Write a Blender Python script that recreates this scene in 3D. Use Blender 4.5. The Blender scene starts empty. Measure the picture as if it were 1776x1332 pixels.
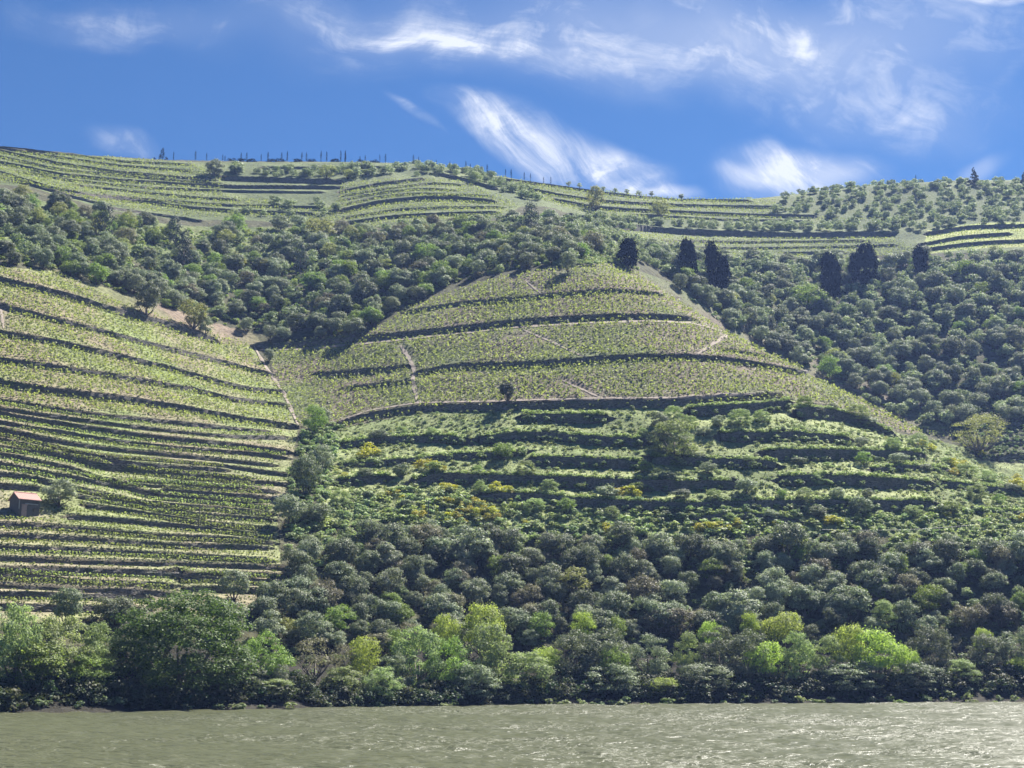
import bpy, math, random
import numpy as np
from mathutils import Vector
R = math.radians
rng = np.random.default_rng(7)
random.seed(7)

# ------------------------------------------------------------------ camera, sky, sun, exposure
F = 2440.0 / 1776.0                     # focal length over picture width
PITCH = math.atan(499.0 / 2440.0)
CAMZ = 5.0
cp, sp = math.cos(PITCH), math.sin(PITCH)
scene = bpy.context.scene
col = scene.collection
cam_d = bpy.data.cameras.new('camera'); cam = bpy.data.objects.new('camera', cam_d); col.objects.link(cam)
cam.location = (0, 0, CAMZ); cam.rotation_euler = (math.pi / 2 + PITCH, 0, 0)
cam_d.sensor_width = 36; cam_d.lens = 36 * F; cam_d.clip_start = 0.5; cam_d.clip_end = 6000
scene.camera = cam

SUN_EL, SUN_AZ = R(53), R(38)           # azimuth from +Y (straight ahead) towards +X (right)
sd = Vector((math.cos(SUN_EL) * math.sin(SUN_AZ), math.cos(SUN_EL) * math.cos(SUN_AZ), math.sin(SUN_EL)))
sun_d = bpy.data.lights.new('sun', 'SUN'); sun = bpy.data.objects.new('sun', sun_d); col.objects.link(sun)
sun_d.energy = 5.0; sun_d.angle = R(0.5); sun_d.color = (1.0, 0.95, 0.86)
sun.rotation_euler = sd.to_track_quat('Z', 'Y').to_euler(); sun.location = (0, 0, 400)
scene.view_settings.view_transform = 'Standard'; scene.view_settings.look = 'None'
scene.view_settings.exposure = 1.8; scene.view_settings.gamma = 1
scene.cycles.max_bounces = 5; scene.cycles.diffuse_bounces = 2; scene.cycles.glossy_bounces = 2
scene.cycles.transmission_bounces = 3; scene.cycles.volume_bounces = 0; scene.cycles.transparent_max_bounces = 4
scene.cycles.use_denoising = True
HAZE_DENSITY, HAZE_COLOR = 0.00010, (0.32, 0.48, 1.0)
SKY_STRENGTH = 0.11

def ray_tw(u, v):
    a = (u - 888.0) / 2440.0; b = (666.0 - v) / 2440.0
    d = cp - b * sp
    return a / d, (sp + b * cp) / d     # x/y and (z-CAMZ)/y along the view ray

class NT:                                # small helper for writing node trees
    def __init__(s, nt): s.nt = nt
    def n(s, kind, **kw):
        nd = s.nt.nodes.new(kind)
        for k, v in kw.items():
            if k.startswith('i_'):
                key = k[2:]; key = int(key) if key.isdigit() else key.replace('_', ' ')
                s.put(nd.inputs[key], v)
            else: setattr(nd, k, v)
        return nd
    def put(s, sock, v):
        if isinstance(v, bpy.types.NodeSocket): s.nt.links.new(v, sock)
        elif v is not None: sock.default_value = v
    def m(s, op, a, b=None, c=None):
        nd = s.nt.nodes.new('ShaderNodeMath'); nd.operation = op
        s.put(nd.inputs[0], a); s.put(nd.inputs[1], b); s.put(nd.inputs[2], c)
        return nd.outputs[0]
    def noise(s, vec, scale, detail=4, rough=.55, dist=0.0, out='Fac'):
        nd = s.n('ShaderNodeTexNoise', i_Scale=scale, i_Detail=detail, i_Roughness=rough, i_Distortion=dist)
        s.put(nd.inputs['Vector'], vec); return nd.outputs[out]
    def ramp(s, v, a, b, c=0.0, d=1.0, smooth=True):
        nd = s.n('ShaderNodeMapRange'); nd.interpolation_type = 'SMOOTHSTEP' if smooth else 'LINEAR'
        s.put(nd.inputs[0], v)
        for i, x in enumerate((a, b, c, d)): nd.inputs[i + 1].default_value = x
        return nd.outputs[0]
    def mix(s, f, a, b, mode='MIX'):
        nd = s.nt.nodes.new('ShaderNodeMix'); nd.data_type = 'RGBA'; nd.blend_type = mode
        s.put(nd.inputs[0], f)
        for q, v in ((6, a), (7, b)):
            if isinstance(v, (tuple, list)): v = tuple(v) + ((1,) if len(v) == 3 else ())
            s.put(nd.inputs[q], v)
        return nd.outputs[2]
    def vec(s, x, y, z):
        nd = s.n('ShaderNodeCombineXYZ'); s.put(nd.inputs[0], x); s.put(nd.inputs[1], y); s.put(nd.inputs[2], z); return nd.outputs[0]

world = bpy.data.worlds.new('World'); scene.world = world; world.use_nodes = True
W = NT(world.node_tree); world.node_tree.nodes.clear()
def build_world():
    sky = W.n('ShaderNodeTexSky'); sky.sky_type = 'NISHITA'; sky.sun_disc = False
    sky.sun_elevation = SUN_EL; sky.sun_rotation = SUN_AZ
    sky.air_density = 1.0; sky.dust_density = 0.2; sky.ozone_density = 3.0; sky.altitude = 100
    tc = W.n('ShaderNodeTexCoord')
    sep = W.n('ShaderNodeSeparateXYZ'); W.put(sep.inputs[0], tc.outputs['Generated'])
    yy = W.m('MAXIMUM', sep.outputs[1], 0.05)
    t = W.m('DIVIDE', sep.outputs[0], yy); w = W.m('DIVIDE', sep.outputs[2], yy)
    # wispy domain: warp, then stretched noise (cirrus fibres)
    p = W.vec(t, w, 0.0)
    wr = W.n('ShaderNodeVectorMath', operation='SUBTRACT'); W.put(wr.inputs[0], W.noise(p, 6.0, 3, .5, 0, 'Color')); wr.inputs[1].default_value = (.5, .5, .5)
    ws = W.n('ShaderNodeVectorMath', operation='SCALE'); W.put(ws.inputs[0], wr.outputs[0]); ws.inputs['Scale'].default_value = .11
    wp = W.n('ShaderNodeVectorMath', operation='ADD'); W.put(wp.inputs[0], p); W.put(wp.inputs[1], ws.outputs[0])
    P = wp.outputs[0]
    def fibres(ang, sx, sy, seed, lo, hi):
        mp = W.n('ShaderNodeMapping'); mp.vector_type = 'TEXTURE'; W.put(mp.inputs[0], P)
        mp.inputs['Rotation'].default_value = (0, 0, R(ang)); mp.inputs['Location'].default_value = (seed, seed * .7, 0)
        mp.inputs['Scale'].default_value = (1 / sx, 1 / sy, 1)
        fb = W.ramp(W.noise(mp.outputs[0], 1.0, 10, .68, .35), lo, hi + .06)
        body = W.ramp(W.noise(P, 16.0 + seed, 8, .62, .5), .36, .74)
        return W.m('ADD', W.m('MULTIPLY', fb, W.m('MULTIPLY_ADD', body, .55, .25)), W.m('MULTIPLY', body, .28))
    f_h = fibres(-14, 6, 34, 3.1, .30, .75)
    f_v = fibres(-50, 8, 48, 1.7, .28, .70)
    f_m = fibres(-35, 8, 34, 6.3, .30, .75)
    total = None
    def patch(u0, v0, u1, v1, wid, strength, fib, soft=1.0, floor=0.0):
        nonlocal total
        (ta, wa), (tb, wb) = ray_tw(u0, v0), ray_tw(u1, v1)
        L = math.hypot(tb - ta, wb - wa) / 2; ang = math.atan2(wb - wa, tb - ta)
        mp = W.n('ShaderNodeMapping'); mp.vector_type = 'TEXTURE'; W.put(mp.inputs[0], P)
        mp.inputs['Location'].default_value = ((ta + tb) / 2, (wa + wb) / 2, 0)
        mp.inputs['Rotation'].default_value = (0, 0, ang)
        mp.inputs['Scale'].default_value = (L, wid / 2440.0 * 1.04, 1)
        ln = W.n('ShaderNodeVectorMath', operation='LENGTH'); W.put(ln.inputs[0], mp.outputs[0])
        k = W.ramp(ln.outputs['Value'], 1.15, 1.15 - soft, 0, strength)
        k = W.m('MULTIPLY', k, W.m('MAXIMUM', fib, floor) if floor else fib)
        total = k if total is None else W.m('ADD', total, k)
    patch(380, -30, 1180, 130, 60, .8, f_h)
    patch(500, 20, 1120, 95, 26, .9, f_h)
    patch(900, 20, 1900, 60, 120, .62, f_h, floor=.2)
    patch(1250, 150, 1800, 190, 90, .30, f_m, floor=.2)
    patch(80, 10, 330, 60, 50, .32, f_h)
    patch(850, 90, 1080, 100, 40, .5, f_m)
    patch(750, 175, 1000, 340, 50, 1.6, f_v, .9, .10)
    patch(940, 230, 1190, 350, 60, 1.5, f_v, .9, .10)
    patch(1010, 240, 1060, 330, 40, .7, f_v)
    patch(672, 165, 765, 270, 12, .75, f_m)
    patch(1245, 290, 1545, 275, 66, 1.55, f_v, .9, .14)
    patch(1250, 285, 1340, 285, 22, .6, f_m, 1, .3)
    patch(1640, 290, 1735, 270, 30, .9, f_m, 1, .3)
    patch(120, 240, 280, 262, 32, .55, f_m, 1, .2)
    patch(1480, 130, 1700, 250, 36, .28, f_m)
    patch(1700, 150, 1790, 95, 16, .6, f_h)
    patch(1640, 5, 1800, -4, 14, 1.1, f_h)
    patch(1080, 330, 1240, 325, 18, .8, f_m, 1, .3)
    patch(250, 10, 1900, 70, 140, .72, f_h, 1.0, .22)
    patch(-60, -10, 500, 40, 60, .45, f_h, 1, .15)
    patch(900, 60, 1776, 120, 120, .45, f_m, 1.0, .2)
    patch(980, 318, 1240, 335, 26, .8, f_v, 1, .2)
    patch(780, 190, 1080, 310, 60, .6, f_v, 1, .1)
    patch(1290, 268, 1545, 262, 44, .9, f_v, 1, .25)
    patch(1400, 300, 1530, 280, 40, .7, f_m, 1, .3)
    patch(1240, 290, 1420, 282, 22, .8, f_h, 1, .3)
    patch(1000, 240, 1180, 300, 34, .6, f_m, 1, .2)
    patch(1420, 150, 1776, 220, 90, .22, f_m, 1, .2)
    fac = W.m('MINIMUM', W.m('MULTIPLY', total, .95), .93)
    skyc = W.mix(1.0, sky.outputs[0], (0.102, 0.184, 0.270), 'MULTIPLY')
    cl = W.mix(fac, skyc, (2.5, 2.62, 2.8))
    bg = W.n('ShaderNodeBackground', i_Strength=SKY_STRENGTH); W.put(bg.inputs[0], cl)
    out = W.n('ShaderNodeOutputWorld'); W.put(out.inputs[0], bg.outputs[0])
build_world()

# ------------------------------------------------------------------ mesh helpers
def mesh_np(name, V, Q, mat, cols=None, smooth=False):
    """mesh from an (n,3) array and an (m,k) array of equal-sized faces"""
    me = bpy.data.meshes.new(name)
    V = np.ascontiguousarray(V, dtype=np.float32); Q = np.ascontiguousarray(Q, dtype=np.int32); k = Q.shape[1]
    me.vertices.add(len(V)); me.vertices.foreach_set('co', V.ravel())
    me.loops.add(Q.size); me.loops.foreach_set('vertex_index', Q.ravel())
    me.polygons.add(len(Q)); me.polygons.foreach_set('loop_start', np.arange(0, Q.size, k, dtype=np.int32))
    me.polygons.foreach_set('use_smooth', np.full(len(Q), bool(smooth)))
    me.update(calc_edges=True)
    if cols is not None:
        a = me.color_attributes.new('tint', 'FLOAT_COLOR', 'POINT')
        c = np.ones((len(V), 4), np.float32); c[:, :3] = cols; a.data.foreach_set('color', c.ravel())
    me.materials.append(mat)
    return me
def mesh_py(name, V, Fs, mat, smooth=False):
    me = bpy.data.meshes.new(name); me.from_pydata([tuple(map(float, v)) for v in V], [], Fs); me.materials.append(mat)
    if smooth: me.polygons.foreach_set('use_smooth', [True] * len(me.polygons))
    me.update(); return me
def link(name, me, parent=None, loc=(0, 0, 0)):
    o = bpy.data.objects.new(name, me); o.location = loc; col.objects.link(o)
    if parent: o.parent = parent
    return o
def tag(o, label=None, cat=None, group=None, kind=None):
    if label: o['label'] = label
    if cat: o['category'] = cat
    if group: o['group'] = group
    if kind: o['kind'] = kind
    return o
def tube(pts, rad, n=6):
    V, Fs = [], []
    pts = [Vector(p) for p in pts]
    for i, p in enumerate(pts):
        d = (pts[min(i + 1, len(pts) - 1)] - pts[max(i - 1, 0)]).normalized()
        a = d.cross(Vector((0.3, 1, .1))).normalized(); b = d.cross(a)
        for k in range(n):
            q = 2 * math.pi * k / n
            V.append(p + (a * math.cos(q) + b * math.sin(q)) * rad[i])
    for i in range(len(pts) - 1):
        for k in range(n):
            Fs.append((i * n + k, i * n + (k + 1) % n, (i + 1) * n + (k + 1) % n, (i + 1) * n + k))
    Fs.append(tuple(range(n))[::-1]); Fs.append(tuple((len(pts) - 1) * n + k for k in range(n)))
    return V, Fs
def join(parts):
    V, Fs = [], []
    for v, f in parts:
        o = len(V); V += list(v); Fs += [tuple(i + o for i in q) for q in f]
    return V, Fs
def box(cx, cy, cz, sx, sy, sz):
    V = [(cx + i * sx / 2, cy + j * sy / 2, cz + k * sz / 2) for k in (-1, 1) for i, j in ((-1, -1), (1, -1), (1, 1), (-1, 1))]
    return V, [(3, 2, 1, 0), (4, 5, 6, 7), (0, 1, 5, 4), (1, 2, 6, 5), (2, 3, 7, 6), (3, 0, 4, 7)]
def vnoise(x, y, scale, seed, octaves=3):
    r = np.random.default_rng(seed); out = 0; amp = 1; tot = 0
    for o in range(octaves):
        g = r.random((256, 256)); X = (x / scale * 2 ** o) % 256; Y = (y / scale * 2 ** o) % 256
        i = np.floor(X).astype(int) % 256; j = np.floor(Y).astype(int) % 256; fx = X - np.floor(X); fy = Y - np.floor(Y)
        fx = fx * fx * (3 - 2 * fx); fy = fy * fy * (3 - 2 * fy); i2 = (i + 1) % 256; j2 = (j + 1) % 256
        out = out + amp * ((g[i, j] * (1 - fx) + g[i2, j] * fx) * (1 - fy) + (g[i, j2] * (1 - fx) + g[i2, j2] * fx) * fy)
        tot += amp; amp *= .5
    return out / tot
def in_poly(u, v, poly):
    ins = np.zeros(np.shape(u), bool); n = len(poly); j = n - 1
    for i in range(n):
        (xi, yi), (xj, yj) = poly[i], poly[j]
        c = ((yi > v) != (yj > v)) & (u < (xj - xi) * (v - yi) / (yj - yi + 1e-9) + xi)
        ins ^= c; j = i
    return ins
def ext(poly, d=190): return [((u - d) if u <= 0 else (u + d) if u >= 1776 else u, v) for u, v in poly]
def project(x, y, z):
    zz = z - CAMZ; dep = y * cp + zz * sp
    return 888 + 2440 * x / dep, 666 - 2440 * (-y * sp + zz * cp) / dep

# ------------------------------------------------------------------ materials
def new_mat(name):
    m = bpy.data.materials.new(name); m.use_nodes = True; m.node_tree.nodes.clear(); t = NT(m.node_tree)
    return m, t
def finish(t, surf, disp=None):
    o = t.n('ShaderNodeOutputMaterial'); t.put(o.inputs[0], surf)
def foliage(name, dark, light, trans=.35, tcol=None, rough=.5, spec=.35, var=.35, use_tint=False):
    rough = max(rough, .62); spec = min(spec, .25)
    m, t = new_mat(name)
    g = t.n('ShaderNodeNewGeometry'); oi = t.n('ShaderNodeObjectInfo')
    f = t.m('ADD', t.m('MULTIPLY', g.outputs['Random Per Island'], .6), t.m('MULTIPLY', t.noise(g.outputs['Position'], .55, 2), .55))
    f = t.ramp(f, .15, 1.0, 0, 1, False)
    c = t.mix(f, dark, light)
    hs = t.n('ShaderNodeHueSaturation'); t.put(hs.inputs['Color'], c)
    t.put(hs.inputs['Hue'], t.m('MULTIPLY_ADD', oi.outputs['Random'], .035, .4825))
    t.put(hs.inputs['Value'], t.m('MULTIPLY_ADD', oi.outputs['Random'], var, 1 - var / 2))
    c = hs.outputs[0]
    if use_tint:
        at = t.n('ShaderNodeAttribute', attribute_name='tint'); c = t.mix(1.0, c, at.outputs['Color'], 'MULTIPLY')
    b = t.n('ShaderNodeBsdfPrincipled'); t.put(b.inputs['Base Color'], c); b.inputs['Roughness'].default_value = rough
    b.inputs['Specular IOR Level'].default_value = spec
    tr = t.n('ShaderNodeBsdfTranslucent'); t.put(tr.inputs[0], t.mix(1.0, c, tcol or (1.2, 1.28, .8), 'MULTIPLY'))
    mx = t.n('ShaderNodeMixShader', i_0=trans); t.put(mx.inputs[1], b.outputs[0]); t.put(mx.inputs[2], tr.outputs[0])
    finish(t, mx.outputs[0]); return m
M = {}
M['oak'] = foliage('oak_leaves', (.036, .048, .028), (.27, .31, .195), .30, var=.6)
M['oakbrown'] = foliage('brownish_leaves', (.080, .074, .050), (.25, .235, .16), .30, var=.5)
M['olive'] = foliage('olive_leaves', (.085, .10, .070), (.36, .40, .28), .32, var=.5, rough=.4, spec=.5)
M['green'] = foliage('broadleaf_green', (.042, .070, .020), (.29, .38, .10), .44)
M['lime'] = foliage('lime_leaves', (.13, .18, .035), (.42, .50, .13), .5)
M['willow'] = foliage('willow_leaves', (.080, .115, .050), (.36, .43, .20), .46, rough=.4, spec=.5)
M['silver'] = foliage('silver_leaves', (.14, .16, .12), (.34, .36, .29), .35, rough=.35, spec=.6)
M['pine'] = foliage('pine_needles', (.030, .042, .028), (.075, .095, .06), .15)
M['cypress'] = foliage('cypress_leaves', (.006, .008, .006), (.016, .021, .014), .0, rough=.9, spec=.0)
M['vine'] = foliage('vine_leaves', (.10, .13, .05), (.34, .38, .18), .45, tcol=(1.2, 1.3, .6))
M['scrub'] = foliage('scrub_leaves', (.10, .125, .06), (.34, .385, .205), .36, use_tint=True)
M['broom'] = foliage('broom_flowers', (.20, .24, .04), (.58, .53, .06), .35, tcol=(1.1, 1.05, .4))
M['yolive'] = foliage('yellowish_leaves', (.13, .14, .055), (.32, .33, .14), .45)
def bark(name, c):
    m, t = new_mat(name); g = t.n('ShaderNodeNewGeometry')
    n = t.noise(g.outputs['Position'], 6, 4); b = t.n('ShaderNodeBsdfPrincipled', i_Roughness=.9)
    t.put(b.inputs['Base Color'], t.mix(n, tuple(x * .6 for x in c), tuple(min(1, x * 1.4) for x in c))); finish(t, b.outputs[0]); return m
M['bark'] = bark('bark', (.10, .08, .065)); M['palebark'] = bark('pale_bark', (.22, .19, .16))
def ground_mat():
    m, t = new_mat('hillside_ground'); g = t.n('ShaderNodeNewGeometry'); P = g.outputs['Position']
    at = t.n('ShaderNodeAttribute', attribute_name='tint')
    n1 = t.noise(P, .9, 6, .7); n2 = t.noise(P, .12, 3)
    k = t.m('MULTIPLY', t.ramp(n1, .25, .75, .55, 1.5), t.ramp(n2, .3, .7, .85, 1.15))
    c = t.mix(1.0, at.outputs['Color'], t.vec(k, k, k), 'MULTIPLY')
    sepn = t.n('ShaderNodeSeparateXYZ'); t.put(sepn.inputs[0], g.outputs['Normal'])
    steep = t.ramp(sepn.outputs[2], .72, .5)                    # cut banks show bare schist soil
    c = t.mix(steep, c, t.mix(n1, (.062, .054, .040), (.11, .095, .068)))
    b = t.n('ShaderNodeBsdfPrincipled', i_Roughness=.95); b.inputs['Specular IOR Level'].default_value = .1
    t.put(b.inputs['Base Color'], c)
    bp = t.n('ShaderNodeBump', i_Strength=.8, i_Distance=.35); t.put(bp.inputs['Height'], n1); t.put(b.inputs['Normal'], bp.outputs[0])
    finish(t, b.outputs[0]); return m
def wall_mat():
    m, t = new_mat('schist_wall'); g = t.n('ShaderNodeNewGeometry')
    mp = t.n('ShaderNodeMapping'); t.put(mp.inputs[0], g.outputs['Position']); mp.inputs['Scale'].default_value = (1, 1, 2.6)
    vo = t.n('ShaderNodeTexVoronoi', i_Scale=2.2); t.put(vo.inputs['Vector'], mp.outputs[0])
    n = t.noise(g.outputs['Position'], .35, 4)
    sp_ = t.n('ShaderNodeSeparateColor'); t.put(sp_.inputs[0], vo.outputs['Color'])
    c = t.mix(sp_.outputs[0], (.040, .037, .032), (.19, .165, .13))
    c = t.mix(t.ramp(n, .5, .7), c, (.065, .08, .04))          # weeds and moss patches
    b = t.n('ShaderNodeBsdfPrincipled', i_Roughness=.9); t.put(b.inputs['Base Color'], c)
    bp = t.n('ShaderNodeBump', i_Strength=.9, i_Distance=.15, invert=True); t.put(bp.inputs['Height'], vo.outputs['Distance']); t.put(b.inputs['Normal'], bp.outputs[0])
    finish(t, b.outputs[0]); return m
def plain(name, c, rough=.8, var=.3, scale=3):
    m, t = new_mat(name); g = t.n('ShaderNodeNewGeometry'); n = t.noise(g.outputs['Position'], scale, 4)
    b = t.n('ShaderNodeBsdfPrincipled', i_Roughness=rough)
    t.put(b.inputs['Base Color'], t.mix(n, tuple(x * (1 - var) for x in c), tuple(min(1, x * (1 + var)) for x in c)))
    finish(t, b.outputs[0]); return m
M['ground'] = ground_mat(); M['wall'] = wall_mat(); M['path'] = plain('bare_earth_path', (.21, .17, .135), .95, .45, 1.5)
M['roof'] = plain('red_roof_tiles', (.40, .22, .185), .8, .2, 8); M['hutwall'] = plain('hut_schist', (.11, .10, .09), .9, .4)
M['door'] = plain('pale_door', (.33, .24, .21)); M['trim'] = plain('pale_render', (.3, .29, .27)); M['wood'] = plain('weathered_wood', (.12, .10, .08)); M['wire'] = plain('wire', (.2, .2, .2), .5)
def water_mat():
    m, t = new_mat('river_water'); g = t.n('ShaderNodeNewGeometry'); P = g.outputs['Position']
    def lay(sx, sy, sc, det, rot):
        mp = t.n('ShaderNodeMapping'); t.put(mp.inputs[0], P); mp.inputs['Scale'].default_value = (sx, sy, 1); mp.inputs['Rotation'].default_value = (0, 0, R(rot))
        return t.noise(mp.outputs[0], sc, det, .6, .4)
    h = t.m('ADD', t.m('MULTIPLY', lay(.7, 1.0, .55, 3, 12), 1.0), t.m('MULTIPLY', lay(.7, 1, 2.4, 4, -20), .35))
    gust = t.ramp(t.noise(P, .035, 3), .35, .65, .45, 1.25)
    bp = t.n('ShaderNodeBump', i_Strength=1.0); t.put(bp.inputs['Distance'], t.m('MULTIPLY', gust, .6)); t.put(bp.inputs['Height'], h)
    b = t.n('ShaderNodeBsdfPrincipled', i_Roughness=.34, i_IOR=1.33); b.inputs['Specular IOR Level'].default_value = .30
    t.put(b.inputs['Base Color'], t.mix(t.noise(P, .02, 3), (.050, .054, .027), (.062, .066, .035)))
    t.put(b.inputs['Normal'], bp.outputs[0])
    finish(t, b.outputs[0]); return m
M['water'] = water_mat()

# ------------------------------------------------------------------ terrain: a heightfield through surveyed points
SHORE = [(-400, 165), (0, 182), (440, 206), (888, 230), (1776, 252), (2200, 258)]      # (u, distance)
def shore_y(u): return np.interp(u, [s[0] for s in SHORE], [s[1] for s in SHORE])
CTRL = []                                # (t, y, z)
def cv(u, v, y): t, w = ray_tw(u, v); CTRL.append((t, y, CAMZ + w * y))
def ch(u, y, z): CTRL.append((ray_tw(u, 700)[0], y, z))
for u in (-250, 0, 300, 600, 900, 1200, 1500, 1776, 2050):
    s = float(shore_y(u)); ch(u, s - 28, -3.0); ch(u, s - 8, -1.6); ch(u, s, .5)
# left vineyard flank
for u, v, y in ((0,1060,204),(0,975,221),(0,890,240),(0,800,259),(0,700,282),(0,660,294),(0,575,316),(0,490,340),(0,447,352),
        (200,1060,216),(200,950,240),(200,800,277),(200,700,303),(200,620,330),(200,545,356),
        (400,1060,228),(400,950,254),(400,830,287),(400,735,318),(400,668,352),(420,600,396),
        (490,1000,244),(490,900,268),(500,815,298),(510,742,338),(480,680,368),(440,597,404),(300,570,372)): cv(u, v, y)
# nose in the middle
for u, v, y in ((700,1120,240),(600,735,340),(600,850,290),(600,950,262),(700,702,341),(640,591,388),(700,545,402),(850,705,331),
        (1000,1100,250),(1000,930,280),(1000,820,301),(1000,700,328),(1000,625,349),(1000,555,374),(1000,510,392),(990,462,410),(1060,455,412),
        (850,640,352),(850,565,381),(800,505,412),(870,480,414),
        (1300,1100,258),(1300,930,284),(1300,820,305),(1300,695,332),(1250,624,354),(1131,550,374),(1131,508,392),
        (1500,930,290),(1500,820,312),(1400,650,364),(1480,730,350),(1560,760,350),
        (1776,1100,264),(1776,950,290),(1776,880,318),(1776,850,330),(1700,815,342),
        (1170,495,401),(1250,572,384),(1330,607,378),(1400,640,374),(1500,690,369),(1580,730,369),(1650,770,367)): cv(u, v, y)
# behind the nose's shoulder: the hidden gully
for u, v, y in ((1170,560,432),(1250,650,420),(1400,740,412),(1500,800,408),(1650,860,402),(1776,880,378)): cv(u, v, y)
# wooded slope on the right
for u, v, y in ((1776,765,440),(1776,700,468),(1700,720,462),(1600,690,478),(1500,640,492),(1400,590,500),(1300,530,506),(1200,480,502),(1110,440,478),
        (1776,600,510),(1600,560,526),(1450,500,548),(1776,500,552),(1600,450,590),(1450,450,588),(1300,445,570),(1200,432,545),
        (1100,410,540),(1300,410,600),(1500,410,615),(1776,420,600),(1776,390,622),(1600,390,630),(1300,375,645),(1500,378,650),
        (1030,375,580),(1000,345,600),(1190,344,668),(1300,345,690),(1400,334,690),(1500,320,700),(1650,313,704),(1776,309,706),
        (1600,345,670),(1776,345,670),(1090,337,650),(1030,331,640),(960,320,632),(860,306,618)): cv(u, v, y)
# wood in the middle left and upper vineyards
for u, v, y in ((0,432,372),(0,380,405),(0,328,440),(100,470,368),(200,520,370),(200,440,412),(200,370,455),(300,540,384),(400,545,414),
        (400,470,452),(400,385,500),(500,555,412),(500,470,455),(500,385,510),(600,565,404),(600,480,442),(600,400,500),(700,525,418),(700,460,448),(700,385,512),
        (800,480,432),(800,440,455),(800,385,508),(900,465,425),(900,420,468),(900,375,515),(1000,450,420),(1000,400,500),(1040,430,450),(930,345,560),
        (0,290,492),(0,250,540),(100,264,560),(100,310,505),(200,273,580),(200,320,515),(330,281,600),(330,340,530),(450,283,612),(450,330,550),(600,282,620),(600,330,560),
        (740,282,624),(740,310,590),(740,345,548),(800,292,620)): cv(u, v, y)
# beyond the skyline the ridge falls away
for u, v, y in ((-250,250,540),(0,250,540),(200,273,580),(330,281,600),(600,282,620),(740,282,624),(860,306,618),(1030,331,640),(1190,344,668),(1300,345,690),(1500,320,700),(1776,309,706),(2050,309,706)):
    t, w = ray_tw(u, v); z = CAMZ + w * y; CTRL.append((t, y + 60, z - 8)); CTRL.append((t, y + 300, z - 70))
# outside the frame
for u, v, y in ((-250,447,345),(-250,700,275),(-250,980,208),(-250,330,430),(2050,950,290),(2050,700,468),(2050,500,552),(2050,390,622),(2050,850,340)): cv(u, v, y)
CT = np.array(CTRL)
XS = 400.0
def tps_fit():
    px, py = CT[:, 0] * XS, CT[:, 1]; n = len(px)
    d = np.hypot(px[:, None] - px, py[:, None] - py)
    K = np.where(d > 0, d * d * np.log(d + 1e-9), 0) / 1e4 + np.eye(n) * .05
    A = np.zeros((n + 3, n + 3)); A[:n, :n] = K; A[:n, n] = 1; A[:n, n + 1] = px / 100; A[:n, n + 2] = py / 100; A[n:, :n] = A[:n, n:].T
    return np.linalg.solve(A, np.concatenate([CT[:, 2], np.zeros(3)]))
TW_ = tps_fit()
def tps(t, y):
    px, py = CT[:, 0] * XS, CT[:, 1]; out = np.zeros(t.shape)
    X = t * XS
    for i in range(len(px)):
        d2 = (X - px[i]) ** 2 + (y - py[i]) ** 2
        out += TW_[i] * .5 * d2 * np.log(d2 + 1e-9) / 1e4
    n = len(px)
    return out + TW_[n] + TW_[n + 1] * X / 100 + TW_[n + 2] * y / 100
NTC = 1001; TA = np.linspace(-.47, .47, NTC)
YA = np.concatenate([np.arange(140, 190, 1.5), np.arange(190, 330, .32), np.arange(330, 440, .5), np.arange(440, 730, .75), np.arange(730, 1000, 10)])
NY = len(YA)
# fit on a coarse lattice, then bilinear to the fine one
tc_ = np.linspace(-.47, .47, 190); yc_ = np.concatenate([np.arange(140, 730, 3.0), np.arange(730, 1001, 15)])
Zc = tps(*np.meshgrid(tc_, yc_, indexing='ij'))
def bil(Z, ta, ya, t, y):
    i = np.clip(np.searchsorted(ta, t) - 1, 0, len(ta) - 2); j = np.clip(np.searchsorted(ya, y) - 1, 0, len(ya) - 2)
    a = np.clip((t - ta[i]) / (ta[i + 1] - ta[i]), 0, 1); b = np.clip((y - ya[j]) / (ya[j + 1] - ya[j]), 0, 1)
    return (Z[i, j] * (1 - a) + Z[i + 1, j] * a) * (1 - b) + (Z[i, j + 1] * (1 - a) + Z[i + 1, j + 1] * a) * b
TT, YY = np.meshgrid(TA, YA, indexing='ij'); XX = TT * YY
ZB = bil(Zc, tc_, yc_, TT, YY)
def base_z(x, y): return bil(ZB, TA, YA, np.asarray(x) / np.asarray(y), np.asarray(y))
ZG = ZB.copy()
def ground(x, y): return bil(ZG, TA, YA, np.asarray(x) / np.asarray(y), np.asarray(y))
def cast(u, v, Z=None, y0=150):
    """where the ray through a photo point meets the hillside"""
    Z = ZB if Z is None else Z
    t, w = ray_tw(u, v); ys = np.arange(y0, 725, .5)
    h = bil(Z, TA, YA, np.full(ys.shape, t), ys) - (CAMZ + w * ys)
    k = np.nonzero(h > 0)[0]
    if len(k) == 0:
        k = int(np.argmax(h / ys))
    else: k = int(k[0])
    y = ys[k]
    if k > 0 and h[k] > 0 > h[k - 1]: y = ys[k - 1] + .5 * (-h[k - 1]) / (h[k] - h[k - 1])
    return np.array([t * y, y, float(bil(Z, TA, YA, np.array([t]), np.array([y]))[0])])

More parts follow.
